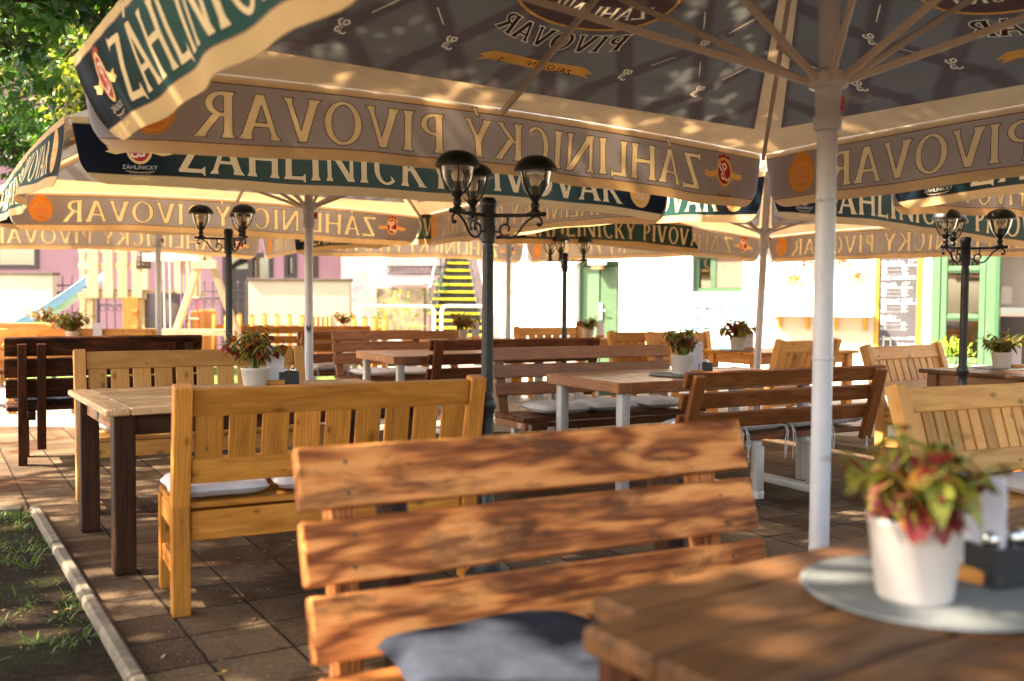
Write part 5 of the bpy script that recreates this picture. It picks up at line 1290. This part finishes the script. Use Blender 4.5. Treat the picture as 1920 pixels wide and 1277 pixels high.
for k, (x0, x1, z0, z1) in enumerate(wins):
    f = MB(); w_ = .10
    for x in (x0 + w_ / 2, x1 - w_ / 2): f.box((x, .05, (z0 + z1) / 2), (w_, .16, z1 - z0), 'frame_dark')
    for z in (z0 + w_ / 2, z1 - w_ / 2): f.box(((x0 + x1) / 2, .05, z), (x1 - x0 - 2 * w_ - .002, .158, w_), 'frame_dark')
    if k == 1: f.box((x0 + .55 * (x1 - x0), .05, (z0 + z1) / 2), (.12, .155, z1 - z0 - .22), 'frame_dark'); f.box((x0 + .3 * (x1 - x0), .10, 1.0), (.42 * (x1 - x0), .06, 2.0), 'frame_dark')
    fo = f.build('window' if k != 1 else 'entrance', hp); g = MB(); g.box(((x0 + x1) / 2, .09, (z0 + z1) / 2), (x1 - x0 - 2 * w_, .01, z1 - z0 - 2 * w_), 'pane'); g.build('pane', fo)
# upper windows seen through the tree
for k, px in enumerate((40, 110)):
    f = MB(); f.box((X(px), -.03, 5.1), (.9, .05, 1.3), 'frame_dark'); f.build('window', hp)
b = MB(); b.box((-11, 1.5, 8.7), (28, 5.5, .2), 'terracotta', Matrix.Rotation(R(22), 3, 'X')); b.build('roof', hp)
# peeling annexe behind the stairs
px0, px1 = atd(640, 560, 20.5), atd(950, 560, 20.5)
an = thing('annexe', 'pale peeling pink annexe wall behind the yellow-edged stairs', 'building'); b = MB(); b.box(((px0.x + px1.x) / 2, 20.7, 2.4), (px1.x - px0.x, .4, 4.8), 'peel_wall'); b.build('wall', an)
b = MB(); b.box(((px0.x + px1.x) / 2, 20.6, 4.86), (px1.x - px0.x + .3, .8, .12), 'terracotta'); b.build('roof', an)
def garden_wall(pa, pb, ytop, d, label):
    a, c = atd(pa, ytop, d), atd(pb, ytop, d); t = thing('garden_wall', label, 'wall'); b = MB()
    b.box(((a.x + c.x) / 2, d + .12, a.z / 2), (c.x - a.x, .24, a.z), 'cream_wall'); b.build('masonry', t)
    k = MB(); k.box(((a.x + c.x) / 2, d + .12, a.z + .025), (c.x - a.x + .06, .32, .05), 'coping'); k.build('coping', t)
garden_wall(-160, 98, 514, 19.0, 'cream garden wall with dark coping at the left edge')
garden_wall(466, 655, 526, 19.0, 'pale cream garden wall right of the swing frame')
def iron_fence(pa, pb, ytop, d, label):
    a, c = atd(pa, ytop, d), atd(pb, ytop, d); t = thing('iron_fence', label, 'fence'); b = MB(); n = max(3, int((c.x - a.x) / .16))
    for i in range(n + 1):
        x = a.x + (c.x - a.x) * i / n; b.tube([(x, d, .05), (x, d, a.z)], .011, 'iron_far', 6); b.lathe([(0, 0), (.028, .02), (0, .08)], 'iron_far', (x, d, a.z), 6)
    for z in (.2, a.z - .28, a.z - .14): b.box(((a.x + c.x) / 2, d, z), (c.x - a.x, .03, .03), 'iron_far')
    for i in range(n):
        x = a.x + (c.x - a.x) * (i + .5) / n; b.tube([(x + .055 * math.cos(q * .785), d, a.z - .36 + .055 * math.sin(q * .785)) for q in range(9)], .007, 'iron_far', 5)
    b.build('railings', t)
    for x in (a.x, c.x): k = MB(); k.box((x, d, a.z / 2), (.05, .05, a.z), 'iron_far'); k.build('post', t)
iron_fence(100, 152, 522, 19.2, 'short spiked iron fence left of the play tower')
iron_fence(184, 262, 545, 19.3, 'dark iron fence seen beneath the play tower')
iron_fence(352, 462, 532, 19.2, 'spiked iron gate fence behind the swing frame')
def pickets(pa, pb, ytop, da, db, label, wdt=.085, pitch=.13):
    a, c = atd(pa, ytop, da), atd(pb, ytop, db); t = thing('picket_fence', label, 'fence', group='orange picket fence runs'); b = MB(); dd = c - a; dd.z = 0; n = max(3, int(dd.length / pitch)); ang = math.atan2(dd.y, dd.x)
    Rm = Matrix.Rotation(ang, 3, 'Z')
    for i in range(n + 1):
        p = a.lerp(c, i / n); h = a.z + rnd.uniform(-.015, .015)
        b.box((p.x, p.y, h / 2 + .02), (wdt, .022, h - .04), 'picket', Rm, .003, 'z'); 
        b.tube([Vector((p.x, p.y, h)) + Rm @ Vector((0, -.010, 0)), Vector((p.x, p.y, h)) + Rm @ Vector((0, .010, 0))], wdt / 2, 'picket', 12)
    b.build('pickets', t); k = MB(); o = Rm @ Vector((0, .03, 0))
    for z in (.2, a.z - .2): k.bar(Vector((a.x, a.y, z)) + o, Vector((c.x, c.y, z)) + o, .03, .07, 'picket')
    k.build('rails', t)
pickets(356, 402, 588, 15.8, 18.6, 'dense orange pickets left of the swing frame leg', .09, .14)
pickets(402, 566, 592, 17.6, 17.6, 'widely spaced orange pickets before the cream wall', .09, .22)
pickets(570, 662, 597, 18.4, 19.5, 'thin yellow pickets right of the second white pole', .07, .12)
pickets(664, 722, 597, 16.2, 16.2, 'yellow pickets below the white tube railing', .10, .16)
# steel staircase
st = thing('outdoor_stairs', 'open steel staircase with yellow step edges behind the middle lamp', 'stairs')
D = 19.0; steps = 12
for i in range(steps):
    f = i / (steps - 1); ya = 628 - f * 148; d = D - .9 + f * 1.6 if False else 17.2 + f * 2.2
    xl, xr = 806 + f * 32 - 0, 908 - f * 30
    if 3 <= i <= 7: xl -= 10
    a, c = atd(xl, ya, d), atd(xr, ya, d)
    b = MB(); b.box(((a.x + c.x) / 2, d + .13, a.z), (c.x - a.x, .26, .03), 'tread'); b.box(((a.x + c.x) / 2, d - .012, a.z), (c.x - a.x, .022, .042), 'tread_yellow'); b.box(((a.x + c.x) / 2, d + .25, a.z + .085), (c.x - a.x - .02, .012, .13), 'tread'); b.build('tread', st)
for (xa, xb) in ((806, 838), (908, 878)):
    a, c = atd(xa, 640, 17.2), atd(xb, 478, 19.4); b = MB(); b.bar(a + Vector((0, 0, -.1)), c, .03, .12, 'iron_far'); b.build('stringer', st)
    b = MB(); up = Vector((0, 0, .95)); b.tube([a + up, c + up], .022, 'galv', 8)
    for k in range(10):
        q = a.lerp(c, k / 9); b.tube([q, q + up], .008, 'iron_far', 5)
    b.build('handrail', st)
a, c = atd(728, 520, 19.6), atd(832, 520, 19.6); b = MB(); b.box(((a.x + c.x) / 2, 19.9, a.z - .08), (c.x - a.x, .9, .12), 'white_wall'); b.build('landing', st)
b = MB(); n = 22
for i in range(n + 1): x = a.x + (c.x - a.x) * i / n; b.tube([(x, 19.45, a.z), (x, 19.45, a.z + .95)], .010, 'iron_far', 5)
for z in (.06, .22, .95): b.box(((a.x + c.x) / 2, 19.45, a.z + z), (c.x - a.x, .035, .03), 'iron_far')
for i in range(n): x = a.x + (c.x - a.x) * (i + .5) / n; b.tube([(x + .05 * math.cos(q * .785), 19.45, a.z + .14 + .06 * math.sin(q * .785)) for q in range(9)], .008, 'iron_far', 5)
b.build('balustrade', st)
a, c = atd(704, 538, 19.5), atd(796, 538, 19.5); rw = MB(); rw.box(((a.x + c.x) / 2, 19.7, a.z / 2), (c.x - a.x, .4, a.z), 'stone', None, .02); tag(rw.build('stone_wall'), 'rubble stone wall under the stair landing', 'wall')
p = atd(745, 585, 18.6); shrub((p.x, p.y, .75), (.5, .3, .7), 'dry straggly shrub in front of the rubble stone wall', 'leaf_lit', 260, leaf=.08, seed=5)
p = atd(818, 545, 18.3); shrub((p.x, p.y, 1.35), (.22, .2, .45), 'sparse climber beside the steel stairs', 'leaf_mid', 120, leaf=.07, seed=6, name='climbing_plant', cat='plant')
for (xa, xb, lb_) in ((671, 814, 'white tubular railing before the stone wall'), (828, 942, 'white tubular railing before the yellow-edged stairs')):
    a, c = atd(xa, 574, 16.4), atd(xb, 574, 16.4); b = MB(); r = .1
    pts = [(a.x, 16.4, 0), (a.x, 16.4, a.z - r)] + [(a.x + r - r * math.cos(t_), 16.4, a.z - r + r * math.sin(t_)) for t_ in (.4, .8, 1.2)] + [(a.x + r, 16.4, a.z), (c.x - r, 16.4, a.z)] + [(c.x - r + r * math.sin(t_), 16.4, a.z - r + r * math.cos(t_)) for t_ in (.4, .8, 1.2)] + [(c.x, 16.4, a.z - r), (c.x, 16.4, 0)]
    b.tube(pts, .028, 'steel_white', 10); b.tube([(a.x, 16.4, a.z * .5), (c.x, 16.4, a.z * .5)], .02, 'steel_white', 8); tag(b.build('tube_railing'), lb_, 'railing', 'white tube railings')
# playground tower with slide
D = 16.0; X2 = lambda px, d=D: (px - 960) / F_PX * d
Zp = lambda py, d=D: CAM_H + (561 - py) / F_PX * d
pt = thing('play_tower', 'bleached wooden play tower with climbing boards behind the left parasol', 'play tower')
for (px, d) in ((171, 16.0), (258, 16.0), (157, 17.2), (272, 17.2), (345, 17.2)):
    b = MB(); b.box((X2(px, d), d, 1.35), (.10, .10, 2.7), 'play_wood', None, .006, 'z'); b.build('post', pt)
b = MB(); b.box((X2(220), 16.6, Zp(546)), (X2(290) - X2(160), 1.2, .04), 'play_wood')
b.build('platform', pt)
b = MB()
for k in range(4): b.box((X2(180 + k * 27), 15.92, (Zp(466) + Zp(560)) / 2), (.165, .025, Zp(466) - Zp(560)), 'play_wood', None, .004, 'z')
for z in (Zp(556), Zp(500), Zp(470)): b.box((X2(214), 15.955, z), (X2(292) - X2(165), .03, .10), 'play_wood')
b.build('front_railing', pt); b = MB()
for z in (Zp(484), Zp(552)): b.box((X2(311), 17.13, z), (.62, .025, .08), 'play_wood')
for k in range(3): b.box((X2(292 + k * 19), 17.1, (Zp(480) + Zp(556)) / 2), (.13, .025, Zp(480) - Zp(556)), 'play_wood', None, .004, 'z')
b.build('railing', pt)
b = MB(); b.box((X2(274), 15.9, Zp(485)), (.24, .03, .36), 'brown_board')
for i in range(3):
    for j in range(4): b.lathe([(0, -.004), (.014, 0), (0, .004)], 'white_plastic', (X2(266 + i * 8), 15.88, Zp(472 + j * 8.5)), 8)
b.build('peg_board', pt)
b = MB(); b.box((X2(250), 15.9, .62), (.26, .04, 1.35), 'orange_wood', None, .004, 'z')
for k in range(4): b.box((X2(258), 15.87, .25 + k * .27), (.1, .03, .05), 'orange_wood')
b.build('ladder', pt)
b = MB(); b.box((X2(312), 15.98, .66), (.70, .03, 1.4), 'brown_board')
for k in range(4):
    for j in range(2): b.lathe([(0, -.004), (.014, 0), (0, .004)], 'white_plastic', (X2(278 + j * 72), 15.955, .3 + k * .32), 8)
b.build('climbing_board', pt)
sl = MB(); pts = []
for i in range(15):
    u = i / 14; x = X2(172) + (X2(-95) - X2(172)) * u; z = .35 + 1.22 * (1 - u) ** 1.7; pts.append(Vector((x, 16.3 - .5 * u, z)))
n = len(pts); prof = [(-.26, .16), (-.24, .17), (-.21, .03), (0, 0), (.21, .03), (.24, .17), (.26, .16)]
vs = [];
for p in pts:
    for (o, h) in prof: vs.append(p + Vector((0, o, h)))
m_ = len(prof); sl.add(vs, [(i * m_ + k, i * m_ + k + 1, (i + 1) * m_ + k + 1, (i + 1) * m_ + k) for i in range(n - 1) for k in range(m_ - 1)], 'blue_slide', None, .5, True)
so = sl.build('slide', pt); so.modifiers.new('t', 'SOLIDIFY').thickness = .025
# swing frame
sw = thing('swing_frame', 'whitewashed timber swing frame with ropes right of the play tower', 'swing')
ds = 14.6; Xs = lambda px, d=ds: (px - 960) / F_PX * d
b = MB(); b.bar((Xs(276, 15.8), 15.75, Zp(484, 15.8)), (Xs(386), ds, Zp(481, ds)), .11, .13, 'play_wood'); b.build('beam', sw)
zt = Zp(478, ds)
b = MB(); b.bar((Xs(380), ds, zt), (Xs(298), ds, 0.02), .09, .11, 'play_wood', up=(0, 1, 0)); b.build('leg', sw)
b = MB(); b.bar((Xs(392), ds, zt), (Xs(478), ds, .02), .09, .11, 'play_wood', up=(0, 1, 0)); b.build('leg', sw)
b = MB(); b.box(((Xs(364) + Xs(406)) / 2, ds - .05, Zp(497, ds)), (Xs(408) - Xs(362), .05, .12), 'play_wood'); b.build('cross_rail', sw); b = MB(); b.box(((Xs(285) + Xs(430)) / 2, ds - .06, Zp(623, ds)), (Xs(470) - Xs(300), .05, .10), 'play_wood'); b.build('cross_rail', sw)
for (pa, m1) in ((307, 'rope'), (318, 'rope'), (340, 'rope_purple'), (347, 'rope_purple')):
    b = MB(); b.tube([(Xs(pa, 15.2), 15.2, Zp(486, 15.2)), (Xs(pa + (2 if m1 == 'rope' else -1), 15.2), 15.2, .42)], .010, m1, 6); b.build('rope', sw)
b = MB(); b.box((Xs(330, 15.2), 15.2, .43), (.40, .2, .04), 'teal_plastic'); b.build('seat', sw)
b = MB(); b.tube([(Xs(356, 15), 15, zt), (Xs(356, 15), 15, .1)], .012, 'rope_purple', 6); b.tube([(Xs(371, 15), 15, zt), (Xs(371, 15), 15, .1)], .012, 'rope_red', 6)
for k in range(5): b.tube([(Xs(354, 15), 15, .3 + k * .33), (Xs(373, 15), 15, .3 + k * .33)], .018, 'play_wood', 8)
b.build('rope_ladder', sw)

# ------------------------------------------------------------------ trees
def tree(base, blobs, n, leaf, mats, label, seed, trunk_r=.14, name='leafy_tree', bough=.6):
    t = thing(name, label, 'tree', (base[0], base[1], 0)); q = random.Random(seed); Bv = Vector((base[0], base[1], 0))
    tk = MB(); f = MB(); hub = Vector((0, 0, min(b_[2] - b_[3] for b_ in blobs) * .85))
    tk.tube([(0, 0, 0), (.02, .03, hub.z * .5), hub], [trunk_r * 1.25, trunk_r, trunk_r * .85], 'bark', 12)
    for (x, y, z, r) in blobs:
        c = Vector((x, y, z)) - Bv; mid = hub.lerp(c, .5) + Vector((q.uniform(-.2, .2), q.uniform(-.2, .2), .25))
        tk.tube([hub, mid, c], [trunk_r * bough, trunk_r * bough * .5, .015], 'bark', 8)
        for k in range(7):
            d = Vector((q.gauss(0, 1), q.gauss(0, 1), q.gauss(0, .7))).normalized() * r * q.uniform(.6, .95)
            tk.tube([c.lerp(mid, .3), c + d * .5 + Vector((0, 0, .05)), c + d], [.022, .014, .005], 'bark', 5)
    tk.build('trunk', t)
    tot = sum(b_[3] ** 2 for b_ in blobs)
    for (x, y, z, r) in blobs:
        c = Vector((x, y, z)) - Bv; nn = int(n * r * r / tot); nc = max(8, int(nn / 26)); 
        for k in range(nc):
            d = Vector((q.gauss(0, 1), q.gauss(0, 1), q.gauss(0, .8))).normalized() * r * (q.random() ** .45)
            cc_ = c + d; mt = q.choice(mats); sh_ = q.random()
            for j in range(26):
                p = cc_ + Vector((q.gauss(0, 1), q.gauss(0, 1), q.gauss(0, .7))) * r * .13
                a = q.uniform(0, 6.28); e = q.uniform(-1.1, .4)
                f.leaf(p, (math.cos(a) * math.cos(e), math.sin(a) * math.cos(e), math.sin(e)), (q.uniform(-.6, .6), q.uniform(-.6, .6), 1), leaf * q.uniform(.7, 1.3), leaf * q.uniform(.5, .8), mt, .3, min(1, max(0, sh_ * .6 + q.random() * .4)), True)
    f.build('crown', t); return t
def bl(px, py, d, r):
    p = atd(px, py, d); return (p.x, p.y, p.z, r)
tree((-9.6, 13.2), [bl(150, 140, 12, 1.0), bl(210, 220, 12.4, .75), bl(110, 210, 12.2, .7), bl(240, 110, 12, .7), bl(60, 90, 12.4, .7), bl(160, 60, 12.5, .8)], 5200, .11, ['leaf_lit', 'leaf_lit', 'leaf_mid'], 'tree coloured sunlit yellow in the upper left behind the parasols', 1)
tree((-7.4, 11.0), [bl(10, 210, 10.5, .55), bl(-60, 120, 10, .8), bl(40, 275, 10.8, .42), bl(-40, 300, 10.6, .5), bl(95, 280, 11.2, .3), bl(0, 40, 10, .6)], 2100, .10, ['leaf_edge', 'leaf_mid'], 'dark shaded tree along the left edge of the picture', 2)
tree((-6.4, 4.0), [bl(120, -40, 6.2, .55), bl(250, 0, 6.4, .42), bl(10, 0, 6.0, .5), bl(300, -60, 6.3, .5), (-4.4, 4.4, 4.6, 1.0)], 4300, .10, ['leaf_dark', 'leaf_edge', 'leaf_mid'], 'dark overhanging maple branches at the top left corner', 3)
# the broad tree whose crown spreads over the near half of the terrace, above the picture: its dappled shade lies on the near furniture
q_ = random.Random(11); BL = []
for gx in (-8.2, -6.3, -4.5, -2.8, -1.1, .5, 2.0):
    for gy in (-1.6, .2, 2.0, 3.8, 5.4):
        if (gx, gy) in ((-6.3, -1.6), (-2.8, 5.4), (2.0, 5.4)): continue
        BL.append((gx + q_.uniform(-.3, .3), gy + q_.uniform(-.3, .3), 5.9 + q_.uniform(-.5, .5) + (.3 if gx < -4 else 0), q_.uniform(1.05, 1.35)))
tree((-9.5, 2.0), BL, 40000, .17, ['leaf_dark', 'leaf_mid'], 'broad tree spreading above the terrace, its dappled shade on the near table', 4, .22, bough=.35)
